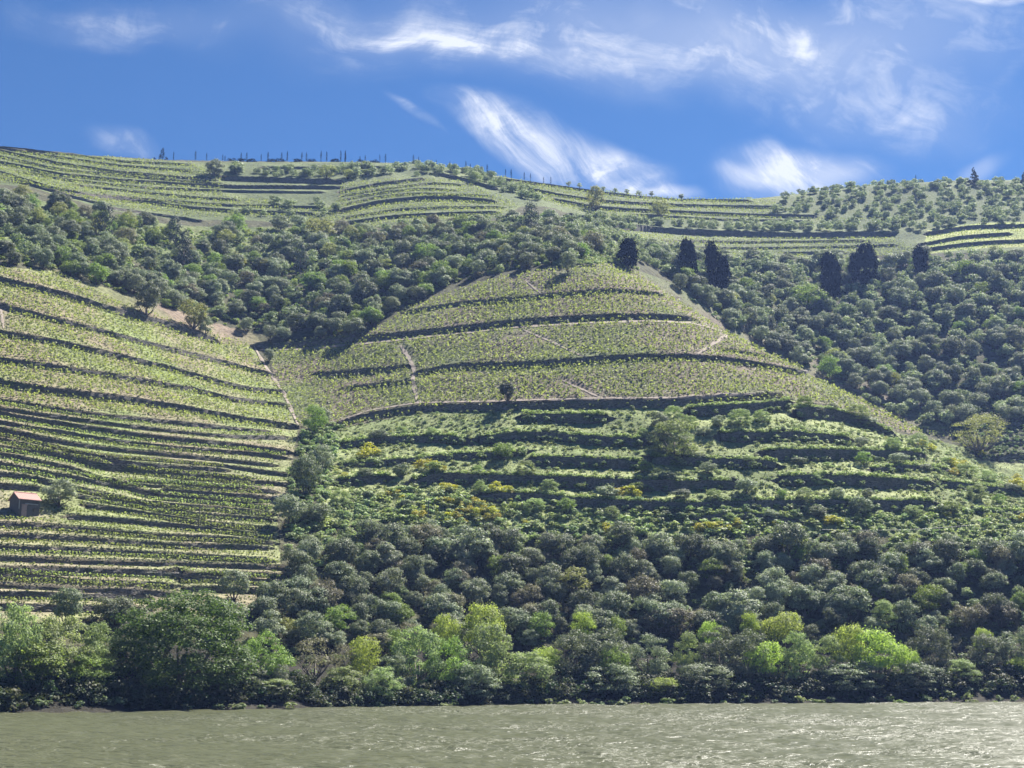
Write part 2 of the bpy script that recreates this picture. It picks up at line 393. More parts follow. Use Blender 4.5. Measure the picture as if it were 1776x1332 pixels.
# ------------------------------------------------------------------ terrace walls: (region, thickness in photo px, traced line)
WALLS = [
 ('A',12,[(0,487),(60,500),(120,515),(200,540),(280,560),(340,580),(375,592)]),
 ('A',8,[(0,531),(78,551),(186,578),(270,600),(372,625),(466,649)]),
 ('A',9,[(0,578),(101,595),(203,618),(304,642),(388,666),(439,677),(487,680)]),
 ('A',9,[(0,625),(169,649),(236,660),(338,677),(405,694),(493,703)]),
 ('A',12,[(0,665),(101,681),(236,696),(338,713),(422,728),(512,741)]),
 ('A',7,[(0,696),(101,711),(169,721),(270,731),(372,741),(466,750)]),
 ('A',10,[(0,718),(101,736),(236,757),(338,767),(439,777),(500,785)]),
 ('A',7,[(0,742),(118,782),(169,792),(270,799),(372,806),(439,817),(500,824)]),
 ('A',4,[(155,804),(236,809),(304,817),(432,829)]),
 ('A',7,[(236,852),(304,853),(372,857),(470,866)]),
 ('A',12,[(0,990),(80,990),(200,993),(310,995)]),
 ('A',8,[(310,996),(400,996),(495,999)]),
 ('A',11,[(0,1032),(120,1034),(250,1034)]),
 ('B',6,[(705,542),(793,527),(894,519),(962,512),(1063,504),(1131,509),(1181,519)]),
 ('B',9,[(445,600),(520,598),(590,591),(691,581),(793,570),(894,559),(1029,551),(1131,549),(1200,553)]),
 ('B',8,[(550,650),(590,649),(705,637)]),
 ('B',9,[(725,649),(776,637),(826,634),(928,632),(1022,625),(1097,620),(1190,619),(1260,624),(1345,637),(1412,652),(1463,670),(1531,697),(1571,712)]),
 ('B',12,[(580,738),(641,721),(725,709),(826,707),(928,704),(995,701),(1080,701),(1190,700),(1244,694),(1311,692),(1365,694)]),
 ('B',3,[(600,674),(715,662)]),
 ('B',4,[(1254,607),(1300,613),(1345,622)]),
 ('B',5,[(990,463),(1020,461),(1060,463)]),
 ('S',14,[(908,723),(978,725),(1050,725)]),
 ('S',12,[(590,773),(657,765),(759,760),(810,765)]),
 ('S',14,[(833,762),(928,755),(1012,762),(1114,767)]),
 ('S',9,[(590,809),(674,802),(793,792),(911,785)]),
 ('S',16,[(921,799),(995,802),(1114,806)]),
 ('S',18,[(718,839),(759,829),(894,833),(1063,839),(1190,843),(1277,841)]),
 ('S',17,[(837,863),(928,863),(1012,873),(1190,881),(1311,876),(1446,876),(1615,876)]),
 ('S',16,[(1196,713),(1311,707),(1369,701)]),
 ('S',16,[(1250,757),(1379,757),(1473,765)]),
 ('S',19,[(1328,789),(1480,789),(1598,792)]),
 ('S',18,[(1355,833),(1480,833),(1615,843)]),
 ('S',10,[(1514,816),(1581,811),(1646,817)]),
 ('S',13,[(1632,839),(1700,848),(1776,856)]),
 ('S',14,[(1130,798),(1240,802),(1345,805)]),
 ('S',16,[(590,839),(620,834),(670,832)]),
 ('S',12,[(1200,902),(1290,893),(1380,905)]),
 ('S',7,[(1696,888),(1776,891)]),
 ('S',18,[(1380,714),(1450,718),(1510,738),(1550,758)]),
 ('D',3,[(0,250),(61,262),(135,270),(216,281),(331,286)]),
 ('D',5,[(0,262),(101,284),(203,299),(304,308),(372,313)]),
 ('D',6,[(0,282),(101,303),(203,313),(304,319),(405,325),(507,325),(590,326)]),
 ('D',6,[(0,299),(84,325),(152,340),(236,348),(338,362),(439,368),(540,372)]),
 ('D',3,[(135,322),(236,333),(338,343),(405,347)]),
 ('D',4,[(186,360),(270,372),(350,384)]),
 ('D',4,[(456,291),(564,292),(680,290)]),
 ('D',8,[(385,309),(497,313),(590,316)]),
 ('D',6,[(590,333),(674,318),(732,311)]),
 ('D',9,[(590,367),(657,352),(725,345),(793,345),(853,350)]),
 ('D',3,[(590,348),(657,335),(725,328),(790,330)]),
 ('D',6,[(590,389),(674,377),(759,372),(860,369)]),
 ('D',6,[(766,303),(810,313),(860,328)]),
 ('D',5,[(860,310),(962,323),(1029,333),(1097,341),(1190,347),(1300,349)]),
 ('D',5,[(914,328),(978,340),(1029,348),(1097,353),(1190,357),(1345,360)]),
 ('D',6,[(962,347),(1029,360),(1097,365),(1190,369),(1311,374),(1412,376)]),
 ('D',10,[(989,374),(1063,392),(1190,403),(1379,409),(1548,406)]),
 ('D',4,[(1080,412),(1130,421),(1190,430)]),
 ('D',4,[(1362,439),(1463,439)]),
 ('D',6,[(1608,406),(1683,394),(1776,392)]),
 ('D',5,[(1595,426),(1666,412),(1750,406)]),
 ('D',5,[(1605,433),(1683,423),(1776,418)]),
 ('D',3,[(0, 256), (80, 270), (200, 287), (331, 297)]),
 ('D',3,[(0, 272), (100, 294), (250, 308), (380, 319)]),
 ('D',3,[(30, 297), (120, 313), (250, 326), (420, 332), (560, 334)]),
 ('D',3,[(100, 334), (230, 345), (400, 357), (560, 360)]),
 ('D',3,[(0, 308), (60, 323), (130, 343), (170, 353)]),
 ('D',3,[(590, 341), (680, 326), (750, 318), (800, 321)]),
 ('D',3,[(600, 378), (690, 364), (770, 360), (870, 360)]),
 ('D',3,[(590, 357), (660, 341), (720, 336), (800, 338), (850, 341)]),
 ('D',3,[(1100, 372), (1250, 381), (1400, 384)]),
 ('D',3,[(1120, 426), (1250, 431), (1400, 430), (1550, 426)]),
 ('D',3,[(1150, 418), (1300, 421), (1500, 418)]),
 ('C',5,[(1735,738),(1776,735)]), ('C',6,[(1700,770),(1776,768)]), ('C',8,[(1730,796),(1776,793)]),
]
# vine rows on the narrow lower left terraces (traced), each on its own little bank
C4 = lambda L: [(x / 2.96, 640 + y / 2.96) for x, y in L]
ROWS = [C4(L) for L in (
 [(0,200),(450,260),(800,300),(1100,335),(1450,345)], [(0,240),(500,322),(900,372),(1250,400),(1470,425)][0:0] or [(0,265),(500,345),(900,395),(1250,420),(1480,450)],
 [(0,310),(300,370),(700,420),(1000,450),(1400,490)], [(0,350),(400,440),(800,490),(1150,510)],
 [(0,400),(250,425),(500,480),(800,525),(1250,570),(1480,585)], [(0,430),(350,500),(620,580),(900,600),(1400,625)],
 [(0,480),(300,540),(600,590),(800,640),(1100,670),(1390,700)], [(0,530),(150,545),(450,620),(750,680),(1100,710),(1400,735)],
 [(0,590),(200,600)], [(400,640),(700,690),(1000,740),(1400,765)], [(440,690),(800,740),(1100,790),(1400,815)],
 [(340,745),(650,770),(950,800),(1400,850)], [(0,790),(250,800),(500,820),(850,850),(1100,860),(1400,885)],
 [(0,845),(450,865),(850,895),(1370,905)], [(0,905),(500,925),(850,945),(1380,975)], [(0,965),(500,985),(1000,1000),(1450,1015)],
 [(930,1050),(1200,1070),(1500,1085)], [(0,1045),(400,1075),(880,1095)], [(0,1105),(400,1125),(880,1140)],
 [(0,1200),(400,1210),(740,1215)], [(400,1290),(700,1280)], [(930,1110),(1450,1130)],
 [(600,560),(900,575),(1300,600)], [(850,620),(1350,660)])]

def world_line(px, step=1.0):
    """resample a traced line densely, cast it on the base hillside, smooth it"""
    P = []; px = list(px)
    if px[0][0] <= 0: px = [(-150, px[0][1] - 150 * np.clip((px[1][1] - px[0][1]) / (px[1][0] - px[0][0]), -.25, .25))] + px
    if px[-1][0] >= 1776: px = px + [(1926, px[-1][1] + 150 * np.clip((px[-1][1] - px[-2][1]) / (px[-1][0] - px[-2][0]), -.25, .35))]
    us = np.array([p[0] for p in px], float); vs = np.array([p[1] for p in px], float)
    uu = np.arange(us[0], us[-1] + 1e-3, 6.0)
    if uu[-1] < us[-1] - 2: uu = np.append(uu, us[-1])
    # cubic-ish smoothing of the traced polyline
    vv = np.interp(uu, us, vs); k = np.array([1, 2, 3, 2, 1.]) / 9
    if len(vv) > 6: vv = np.convolve(np.pad(vv, 2, mode='reflect', reflect_type='odd'), k, 'valid')
    for u, v in zip(uu, vv): P.append(cast(u, v))
    P = np.array(P)
    if len(P) > 6:
        for a in range(2):
            P[:, a] = np.convolve(np.pad(P[:, a], 2, mode='reflect', reflect_type='odd'), k, 'valid')
    d = np.concatenate([[0], np.cumsum(np.hypot(*np.diff(P[:, :2], axis=0).T))])
    n = max(2, int(d[-1] / step)); s = np.linspace(0, d[-1], n + 1)
    X = np.interp(s, d, P[:, 0]); Y = np.interp(s, d, P[:, 1])
    return np.stack([X, Y, base_z(X, Y)], 1)

def terrace_step(P, h, Wd, off=.3, ramp=.6):
    """raise the ground above a terrace line and lower it below, fading over Wd metres"""
    x0, x1 = P[:, 0].min() - Wd, P[:, 0].max() + Wd; y0, y1 = P[:, 1].min() - Wd, P[:, 1].max() + Wd
    j0, j1 = np.searchsorted(YA, [y0, y1]); j0 = max(j0 - 1, 0); j1 = min(j1 + 1, NY)
    ts = [x0 / y0, x0 / y1, x1 / y0, x1 / y1]; i0, i1 = np.searchsorted(TA, [min(ts), max(ts)]); i1 = min(i1 + 1, NTC)
    if i1 <= i0 or j1 <= j0: return
    X = XX[i0:i1, j0:j1]; Y = YY[i0:i1, j0:j1]
    # signed distance: nearest point on the line through its x coordinate first (lines run left to right)
    best = np.full(X.shape, 1e9); sg = np.zeros(X.shape); over = np.zeros(X.shape)
    Q = P[::3] if len(P) > 6 else P
    if not np.allclose(Q[-1], P[-1]): Q = np.vstack([Q, P[-1]])
    n = len(Q) - 1
    for k in range(n):
        ax, ay = Q[k, :2]; bx, by = Q[k + 1, :2]; dx, dy = bx - ax, by - ay; L2 = dx * dx + dy * dy + 1e-9
        m = (X > min(ax, bx) - Wd - 1) & (X < max(ax, bx) + Wd + 1) & (Y > min(ay, by) - Wd - 1) & (Y < max(ay, by) + Wd + 1)
        if not m.any(): continue
        x = X[m] - ax; y = Y[m] - ay; tt = (x * dx + y * dy) / L2; tcl = np.clip(tt, 0, 1)
        d = np.hypot(x - tcl * dx, y - tcl * dy); s = np.sign(dx * y - dy * x)
        L = math.sqrt(L2); ov = np.maximum(0, -tt) * L if k == 0 else (np.maximum(0, tt - 1) * L if k == n - 1 else np.zeros_like(tt))
        bm = best[m]; w = d < bm
        bm[w] = d[w]; best[m] = bm; q = sg[m]; q[w] = s[w]; sg[m] = q; q = over[m]; q[w] = ov[w]; over[m] = q
    s = best * sg; fade = np.clip(1 - over / 3, 0, 1) * (best < Wd)
    up = np.clip((s - off) / ramp, 0, 1)
    saw = h / 2 * (up * np.clip(1 - s / Wd, 0, 1) - (1 - up) * np.clip(1 - np.abs(s) / Wd, 0, 1))
    ZG[i0:i1, j0:j1] += saw * fade
wall_world = []
for reg, th, px in WALLS:
    P = world_line(px); h = np.clip(th / 2440 * np.mean(P[:, 1]), .8, 3.2)
    if reg == 'D': h *= 1.1
    if reg == 'B': h *= .85
    wall_world.append((reg, P, h))
    terrace_step(P, h, {'A': 6, 'B': 7, 'S': 6, 'D': 7, 'C': 6}[reg])
row_world = []
bank_world = []
def offset_line(P, d):
    T = np.gradient(P[:, :2], axis=0); T /= np.linalg.norm(T, axis=1)[:, None] + 1e-9
    X = P[:, 0] - T[:, 1] * d; Y = P[:, 1] + T[:, 0] * d; return np.stack([X, Y, base_z(X, Y)], 1)
for px in ROWS:
    P = world_line(px); row_world.append(P); B = offset_line(P, -1.0); bank_world.append(B); terrace_step(B, .9, 2.4)

U_, V_ = project(XX, YY, ZB)
rough = (vnoise(XX, YY, 9, 3, 4) - .5)
POLY = dict(
 A=[(-60,430),(0,447),(100,470),(200,515),(300,555),(430,590),(463,640),(493,690),(517,745),(500,830),(480,900),(490,1010),(420,1080),(0,1080),(-300,1080),(-300,430)],
 B=[(463,600),(640,580),(700,540),(760,515),(870,480),(960,466),(1060,460),(1120,473),(1185,498),(1290,560),(1440,630),(1545,680),(1690,764),(1560,750),(1500,720),(1380,696),(1190,702),(900,706),(725,712),(600,738),(540,745),(515,735),(480,680)],
 D=[(-60,240),(0,250),(330,281),(750,281),(860,305),(1030,331),(1300,345),(1420,333),(1776,309),(1776,430),(1600,440),(1300,450),(1130,432),(1060,405),(960,360),(905,358),(860,378),(600,398),(430,382),(330,382),(180,362),(60,325),(0,305),(-60,300)],
 S=[(560,760),(600,740),(725,712),(1380,696),(1560,755),(1640,768),(1776,840),(1776,945),(1400,925),(1100,928),(900,918),(640,905),(530,920),(560,860)],
 BARE=[(130,480),(200,505),(260,520),(340,550),(440,580),(460,600),(400,600),(340,582),(260,555),(190,535),(130,505)],
 R=[(1340,352),(1400,330),(1500,318),(1650,308),(1900,300),(1800,384),(1690,392),(1600,402),(1540,384),(1345,374)],
 L=[(-60,330),(60,345),(180,375),(330,392),(560,396),(560,450),(300,450),(-60,440)],
 K=[(1600,690),(1900,680),(1900,810),(1700,800),(1640,745)],  # right gully floor, its shade put into a darker ground colour
 G=[(1600,440),(1608,402),(1700,388),(1776,382),(1776,425),(1700,430)],
)
POLY = {k: ext(p) for k, p in POLY.items()}
Z_ = {k: in_poly(U_, V_, p) for k, p in POLY.items()}
cult = Z_['A'] | Z_['B'] | Z_['D']
ZG += rough * np.where(cult, .25, 1.1) * np.clip((ZB - 1) / 6, 0, 1)
ZG += (vnoise(XX, YY, 1.6, 5, 2) - .5) * np.where(cult, .12, .4) * np.clip((ZB - .5) / 4, 0, 1)
nA = vnoise(XX, YY, 14, 11, 4)[..., None]; nB = vnoise(XX, YY, 4, 12, 3)[..., None]
def lerp(a, b, k): return np.array(a) * (1 - k) + np.array(b) * k
C = lerp((.05, .05, .03), (.075, .075, .04), nB)
kk = np.clip((nA - .35) * 3, 0, 1)
for z, a, b in (('S', (.135, .165, .065), (.21, .235, .105)), ('D', (.075, .095, .042), (.115, .135, .06)), ('A', (.175, .15, .098), (.15, .18, .07)), ('B', (.135, .112, .085), (.10, .115, .052)),
                ('BARE', (.17, .132, .098), (.12, .125, .06)), ('L', (.085, .11, .045), (.12, .14, .055)), ('R', (.07, .09, .038), (.10, .12, .05)), ('K', (.035, .04, .022), (.06, .065, .034)), ('G', (.20, .24, .07), (.26, .28, .10))):
    C = np.where(Z_[z][..., None], lerp(a, b, kk), C)
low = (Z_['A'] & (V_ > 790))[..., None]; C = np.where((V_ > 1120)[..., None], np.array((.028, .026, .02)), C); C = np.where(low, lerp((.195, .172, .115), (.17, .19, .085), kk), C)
idx = np.arange(NTC * NY).reshape(NTC, NY)
Q = np.stack([idx[:-1, :-1], idx[1:, :-1], idx[1:, 1:], idx[:-1, 1:]], -1).reshape(-1, 4)
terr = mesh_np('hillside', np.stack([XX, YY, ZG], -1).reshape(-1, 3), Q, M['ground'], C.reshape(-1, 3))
tag(link('hillside', terr), 'terraced vineyard hillside rising from the river', kind='structure')
# far land and river bed: one broad sheet below everything
def sheet(name, x0, x1, y0, y1, z, mat, n=24):
    X, Y = np.meshgrid(np.linspace(x0, x1, n), np.linspace(y0, y1, n), indexing='ij'); id2 = np.arange(n * n).reshape(n, n)
    q = np.stack([id2[:-1, :-1], id2[1:, :-1], id2[1:, 1:], id2[:-1, 1:]], -1).reshape(-1, 4)
    return mesh_np(name, np.stack([X, Y, np.full(X.shape, z)], -1).reshape(-1, 3), q, mat, np.full((n * n, 3), .07))
tag(link('ground', sheet('ground', -3000, 3000, -400, 4500, -3.4, M['ground'])), 'river bed and far ground under the hills', kind='structure')
def water_mesh():
    ta = np.linspace(-1.0, 1.0, 620); ta = ta * (.42 + .8 * np.abs(ta) ** 6 / 1); ya = np.concatenate([[-300, -40, 10, 25], np.geomspace(40, 275, 1000), [330]])
    T, Y = np.meshgrid(ta, ya, indexing='ij'); X = T * np.maximum(Y, 60) * np.where((np.abs(T) > 1.1), 3, 1)
    Z = (vnoise(X, Y * .8, 1.9, 81, 3) - .5) * .42 + (vnoise(X + Y * .4, Y, 9, 82, 2) - .5) * .2
    Z = np.where((Y < 40) | (Y > 280), 0, Z); i = np.arange(T.size).reshape(T.shape)
    return mesh_np('water', np.stack([X, Y, Z - .05], -1).reshape(-1, 3), np.stack([i[:-1, :-1], i[1:, :-1], i[1:, 1:], i[:-1, 1:]], -1).reshape(-1, 4), M['water'], smooth=True)
tag(link('water', water_mesh()), 'murky olive green river with small wind ripples', kind='structure')
print('terrain ok', len(Q))

# ------------------------------------------------------------------ walls as things
ORD = ['first','second','third','fourth','fifth','sixth','seventh','eighth','ninth','tenth','eleventh','twelfth','thirteenth','fourteenth','fifteenth','sixteenth','seventeenth','eighteenth','nineteenth','twentieth','twenty-first','twenty-second','twenty-third','twenty-fourth','twenty-fifth','twenty-sixth'] + ['twenty-seventh', 'twenty-eighth', 'twenty-ninth', 'thirtieth', 'thirty-first', 'thirty-second', 'thirty-third', 'thirty-fourth', 'thirty-fifth', 'thirty-sixth', 'thirty-seventh', 'thirty-eighth']
REG = {'A': ('dry stone terrace wall on the left vineyard slope', 'terrace walls of the left vineyard'),
       'B': ('dry stone wall across the rounded middle vineyard', 'terrace walls of the middle vineyard'),
       'S': ('overgrown stone wall of the shrubby abandoned terraces', 'walls of the overgrown terraces'),
       'D': ('thin dark terrace wall of the vineyards below the skyline', 'terrace walls under the skyline'),
       'C': ('stone wall in the gully behind the big pale tree', 'terrace walls in the right gully')}
def wall_mesh(P, h, seed):
    r = np.random.default_rng(seed); n = len(P)
    T = np.gradient(P[:, :2], axis=0); T /= np.linalg.norm(T, axis=1)[:, None] + 1e-9; Nn = np.stack([-T[:, 1], T[:, 0]], 1)   # uphill
    end = np.minimum(np.arange(n), np.arange(n)[::-1]); tp = np.clip(.35 + end * .16, 0, 1)
    top = P[:, 2] + h / 2 * tp + np.convolve(r.normal(0, .16, n + 4), np.ones(5) / 5, 'valid') + r.normal(0, .05, n)
    bot = P[:, 2] - h / 2 * tp - .5
    rows = []
    for f, zf in ((-.42, 0), (-.36, .33), (-.30, .66), (-.24, 1.0), (.95, 1.0), (1.0, 0)):
        jit = r.normal(0, .05, n) if zf not in (0, ) else 0
        XY = P[:, :2] + Nn * (np.full(n, f) + jit)[:, None]
        rows.append(np.column_stack([XY, bot + (top - bot) * zf + (-.04 if f > .5 else 0)]))
    V = np.array(rows).reshape(-1, 3); m = len(rows); q = []
    for k in range(m - 1):
        for i in range(n - 1): q.append((k * n + i, k * n + i + 1, (k + 1) * n + i + 1, (k + 1) * n + i))
    return mesh_np('terrace_wall', V, np.array(q), M['wall'])
cnt = {}; tot = {}
order = sorted(range(len(WALLS)), key=lambda i: (WALLS[i][0], np.mean([p[1] for p in WALLS[i][2]])))
for i in order:
    reg, P, h = wall_world[i]; cnt[reg] = cnt.get(reg, 0) + 1
    lab, grp = REG[reg]
    o = link('terrace_wall', wall_mesh(P, h, i))
    tag(o, f"{lab}, {ORD[cnt[reg] - 1]} from the top", 'wall', grp)

BO = sorted(range(len(bank_world)), key=lambda i: np.mean([p[1] for p in ROWS[i]]))
for n_, i in enumerate(BO):
    tag(link('terrace_wall', wall_mesh(bank_world[i], .85, 500 + i)), f"low stone bank under the narrow vine rows, {ORD[n_]} from the top", 'wall', 'low banks under the vine rows')

# ------------------------------------------------------------------ foliage builders
def leaf_quads(c, nrm, size, r, aspect=1.0):
    """rhombic leaf clumps: centres c (n,3), normals nrm, half-size size (n,)"""
    n = len(c); nrm = nrm / (np.linalg.norm(nrm, axis=1)[:, None] + 1e-9)
    a = np.cross(nrm, r.normal(size=(n, 3))); a /= np.linalg.norm(a, axis=1)[:, None] + 1e-9; b = np.cross(nrm, a)
    s = size[:, None]; k1 = r.uniform(.7, 1.2, (n, 1)); k2 = r.uniform(.7, 1.2, (n, 1)) * aspect
    V = np.stack([c + a * s * k1, c + b * s * k2 + nrm * s * .25, c - a * s * k1 * r.uniform(.6, 1, (n, 1)), c - b * s * k2 * r.uniform(.6, 1, (n, 1)) - nrm * s * .1], 1).reshape(-1, 3)
    return V, np.arange(4 * n).reshape(n, 4)
def crown_np(seed, H=1.0, Wd=1.0, base=.25, lobes=26, leaves=2600, leaf=.045, shape='round', lobe_r=(.16, .30), jitter=.32, gap=.0):
    """crown in a unit: heights 0..H, width Wd.  Leaves sit on the surfaces of many lobes."""
    r = np.random.default_rng(seed); L = []; cz = (base + 1) / 2 * H; rz = (1 - base) / 2 * H
    for k in range(lobes):
        rr = r.uniform(*lobe_r) * Wd
        d = r.normal(size=3); d /= np.linalg.norm(d); q = r.uniform(.45, 1.0) ** .5
        if shape == 'round': d[2] = d[2] * .9 + .12
        p = np.array([d[0] * (Wd / 2 - rr * .8) * q, d[1] * (Wd / 2 - rr * .8) * q, cz + d[2] * (rz - rr * .55) * q])
        if shape == 'dome':                     # to the ground, widest low
            d = r.normal(size=3); d /= np.linalg.norm(d); qq = r.uniform(.35, 1) ** .4
            p = np.array([d[0] * (Wd / 2 - rr * .7) * qq, d[1] * (Wd / 2 - rr * .7) * qq, .38 * H + d[2] * (.62 * H - rr * .8) * qq])
            if p[2] < rr * .4: p[2] = rr * r.uniform(.3, 1.6)
        if shape == 'tall':
            zz = r.uniform(0, 1); w = (math.sin(math.pi * (zz * .8 + .14))) ** .7; a = r.uniform(0, 6.283); qq = r.uniform(.3, 1)
            p = np.array([math.cos(a) * (Wd / 2 - rr * .6) * w * qq, math.sin(a) * (Wd / 2 - rr * .6) * w * qq, base * H + zz * (1 - base) * H * .95])
        if shape == 'cone':
            zz = (k + .5) / lobes; w = (1 - zz) ** .9 * .95 + .05; a = r.uniform(0, 6.283); qq = r.uniform(.4, 1); rr *= (1 - zz) * .8 + .25
            p = np.array([math.cos(a) * Wd / 2 * w * qq, math.sin(a) * Wd / 2 * w * qq, base * H + zz * (1 - base) * H])
        L.append((p, rr * r.uniform(.85, 1.15), r.uniform(.65, .95)))
    C_, N_ = [], []
    per = leaves // lobes
    P0 = np.array([l[0] for l in L]); R0 = np.array([l[1] for l in L])
    for i, (p, rr, sq) in enumerate(L):
        n = max(8, int(per * (rr / R0.mean()) ** 2)); d = r.normal(size=(n, 3)); d /= np.linalg.norm(d, axis=1)[:, None]
        d[:, 2] = np.where(d[:, 2] < -.3, -d[:, 2] * r.random(n), d[:, 2])
        rad = rr * (1 + .30 * np.sin(d[:, 0] * 9 + i) * np.cos(d[:, 1] * 8 + d[:, 2] * 7)) * r.uniform(.62, 1.18, n)
        c = p + d * rad[:, None] * np.array([1, 1, sq])
        # keep only what is not buried deep inside other lobes
        dist = np.linalg.norm(c[:, None, :] - P0[None], axis=2) / R0[None]; dist[:, i] = 9
        keep = dist.min(1) > .62
        C_.append(c[keep]); N_.append((d + r.normal(0, jitter, (n, 3)) + np.array([0, 0, .25]))[keep])
    c = np.concatenate(C_); nn = np.concatenate(N_)
    if gap > 0: k = r.random(len(c)) > gap; c, nn = c[k], nn[k]
    c[:, 2] = np.maximum(c[:, 2], .01 * H)
    return leaf_quads(c, nn, r.uniform(.6, 1.25, len(c)) * leaf, r)
def trunk_vf(seed, H=1.0, Wd=1.0, base=.25, r0=.035, limbs=5, lean=.0):
    r = random.Random(seed); parts = []
    top = H * (base + .35); parts.append(tube([(0, 0, -.08 * H), (lean * .3 + r.uniform(-.01, .01), 0, base * H * .6), (lean, r.uniform(-.02, .02), top)], [r0 * 1.25, r0 * .9, r0 * .45], 7))
    for k in range(limbs):
        a = k * 6.283 / limbs + r.uniform(-.4, .4); z0 = base * H * r.uniform(.65, 1.1); l = Wd * r.uniform(.26, .4)
        parts.append(tube([(lean * .4, 0, z0), (math.cos(a) * l * .5, math.sin(a) * l * .5, z0 + H * .14), (math.cos(a) * l, math.sin(a) * l, z0 + H * r.uniform(.3, .5))], [r0 * .55, r0 * .38, r0 * .12], 5))
    return join(parts)
PROTO = {}
def proto(key, n, mat, barkm='bark', trunk=True, **kw):
    L = []
    tk = {k: kw.pop(k) for k in ('r0', 'limbs', 'lean') if k in kw}
    for i in range(n):
        s = hash_(key) + i * 17
        V, Qd = crown_np(s, **kw); cm = mesh_np('crown', V, Qd, M[mat])
        tm = None
        if trunk:
            v, f = trunk_vf(s, kw.get('H', 1), kw.get('Wd', 1), kw.get('base', .25), **tk); tm = mesh_py('trunk', v, f, M[barkm], True)
        L.append((cm, tm))
    PROTO[key] = L
def hash_(s): return sum(ord(c) * (i + 3) for i, c in enumerate(s)) % 9973
# all unit prototypes: height 1, width 1 (scaled to real size where they stand)
proto('oak', 7, 'oak', base=.02, lobes=46, leaves=7600, leaf=.0225, lobe_r=(.06, .21))
proto('oakbrown', 3, 'oakbrown', base=.04, lobes=40, leaves=6000, leaf=.0225, lobe_r=(.10, .19), gap=.1)
proto('olive', 5, 'olive', base=.07, lobes=38, leaves=6200, leaf=.023, lobe_r=(.06, .20))
proto('tuft', 3, 'olive', base=.2, lobes=14, leaves=700, leaf=.05, lobe_r=(.14, .22))
proto('greenbush', 4, 'green', base=.03, lobes=38, leaves=6500, leaf=.020, lobe_r=(.09, .19))
proto('green', 3, 'green', base=.05, lobes=70, leaves=15000, leaf=.014, shape='dome', lobe_r=(.07, .15))
M['bigleaf'] = foliage('dark_green_leaves', (.020, .045, .012), (.13, .21, .05), .33, var=.1)
proto('biggreen', 1, 'bigleaf', base=.0, lobes=190, leaves=60000, leaf=.0090, shape='dome', lobe_r=(.065, .12))
proto('lime', 4, 'lime', base=.12, lobes=42, leaves=8500, leaf=.017, lobe_r=(.09, .19))
proto('willow', 4, 'willow', base=.03, lobes=66, leaves=14000, leaf=.014, shape='dome', lobe_r=(.06, .14))
proto('tallwillow', 3, 'willow', base=.06, lobes=56, leaves=12000, leaf=.0145, shape='tall', lobe_r=(.07, .15), gap=.1)
proto('silver', 2, 'silver', base=.1, lobes=26, leaves=2400, leaf=.024, lobe_r=(.08, .17), gap=.25)
proto('brown', 2, 'oakbrown', base=.18, lobes=34, leaves=2600, leaf=.018, lobe_r=(.08, .16), gap=.3, limbs=8)
proto('shoreoak', 4, 'oak', base=.02, lobes=66, leaves=14000, leaf=.0135, shape='dome', lobe_r=(.07, .15))
proto('pine', 2, 'pine', base=.22, lobes=24, leaves=2400, leaf=.028, shape='tall', lobe_r=(.14, .26))
proto('darkround', 1, 'pine', base=.3, lobes=30, leaves=5200, leaf=.028, lobe_r=(.10, .18), r0=.05)
proto('fir', 1, 'pine', base=.06, lobes=40, leaves=1800, leaf=.035, shape='cone', lobe_r=(.10, .18))
proto('darkcypress', 3, 'cypress', base=.12, lobes=44, leaves=8000, leaf=.040, shape='tall', lobe_r=(.16, .28), limbs=7, r0=.03)
proto('cypress', 2, 'cypress', base=.03, lobes=30, leaves=1100, leaf=.05, shape='tall', lobe_r=(.22, .34), limbs=0, r0=.12)
proto('yellow', 3, 'yolive', base=.05, lobes=34, leaves=3600, leaf=.024, lobe_r=(.09, .18), limbs=7)
proto('palewide', 1, 'yolive', base=.08, lobes=80, leaves=7500, leaf=.013, lobe_r=(.06, .12), limbs=12, gap=.15)
proto('broom', 4, 'broom', base=.0, lobes=16, leaves=900, leaf=.045, shape='dome', lobe_r=(.12, .22), trunk=False)
proto('hedge', 3, 'cypress', base=.0, lobes=14, leaves=500, leaf=.06, shape='dome', lobe_r=(.14, .24), trunk=False)
print('protos ok')
SET = random.Random(5)
def plant(key, x, y, z, h, w, name, label, cat, group=None, variant=None, parts=True, crown_name='crown'):
    cm, tm = PROTO[key][variant if variant is not None else SET.randrange(len(PROTO[key]))]
    rz = SET.uniform(0, 6.283)
    if tm is not None and parts:
        e = bpy.data.objects.new(name, None); col.objects.link(e); e.location = (x, y, z); e.rotation_euler = (0, 0, rz); e.scale = (w, w, h); e.empty_display_size = .3
        c = bpy.data.objects.new(crown_name, cm); c.parent = e; col.objects.link(c)
        t = bpy.data.objects.new('trunk', tm); t.parent = e; col.objects.link(t)
    else:
        e = bpy.data.objects.new(name, cm); e.location = (x, y, z); e.rotation_euler = (0, 0, rz); e.scale = (w, w, h); col.objects.link(e)
    tag(e, label, cat, group); return e
OCC = []                                   # occupied spots (x, y, r) so that woods keep clear of single trees
def spot_tree(key, u, vb, vt, wpx, name, label, cat='tree', group=None, sink=.2, **kw):
    x, y, z = cast(u, vb, ZG); s = y / 2440 * 1.02; h = (vb - vt) * s; w = wpx * s
    OCC.append((x, y, w * .4)); return plant(key, x, y, z - sink, h + sink, w, name, label, cat, group, **kw)
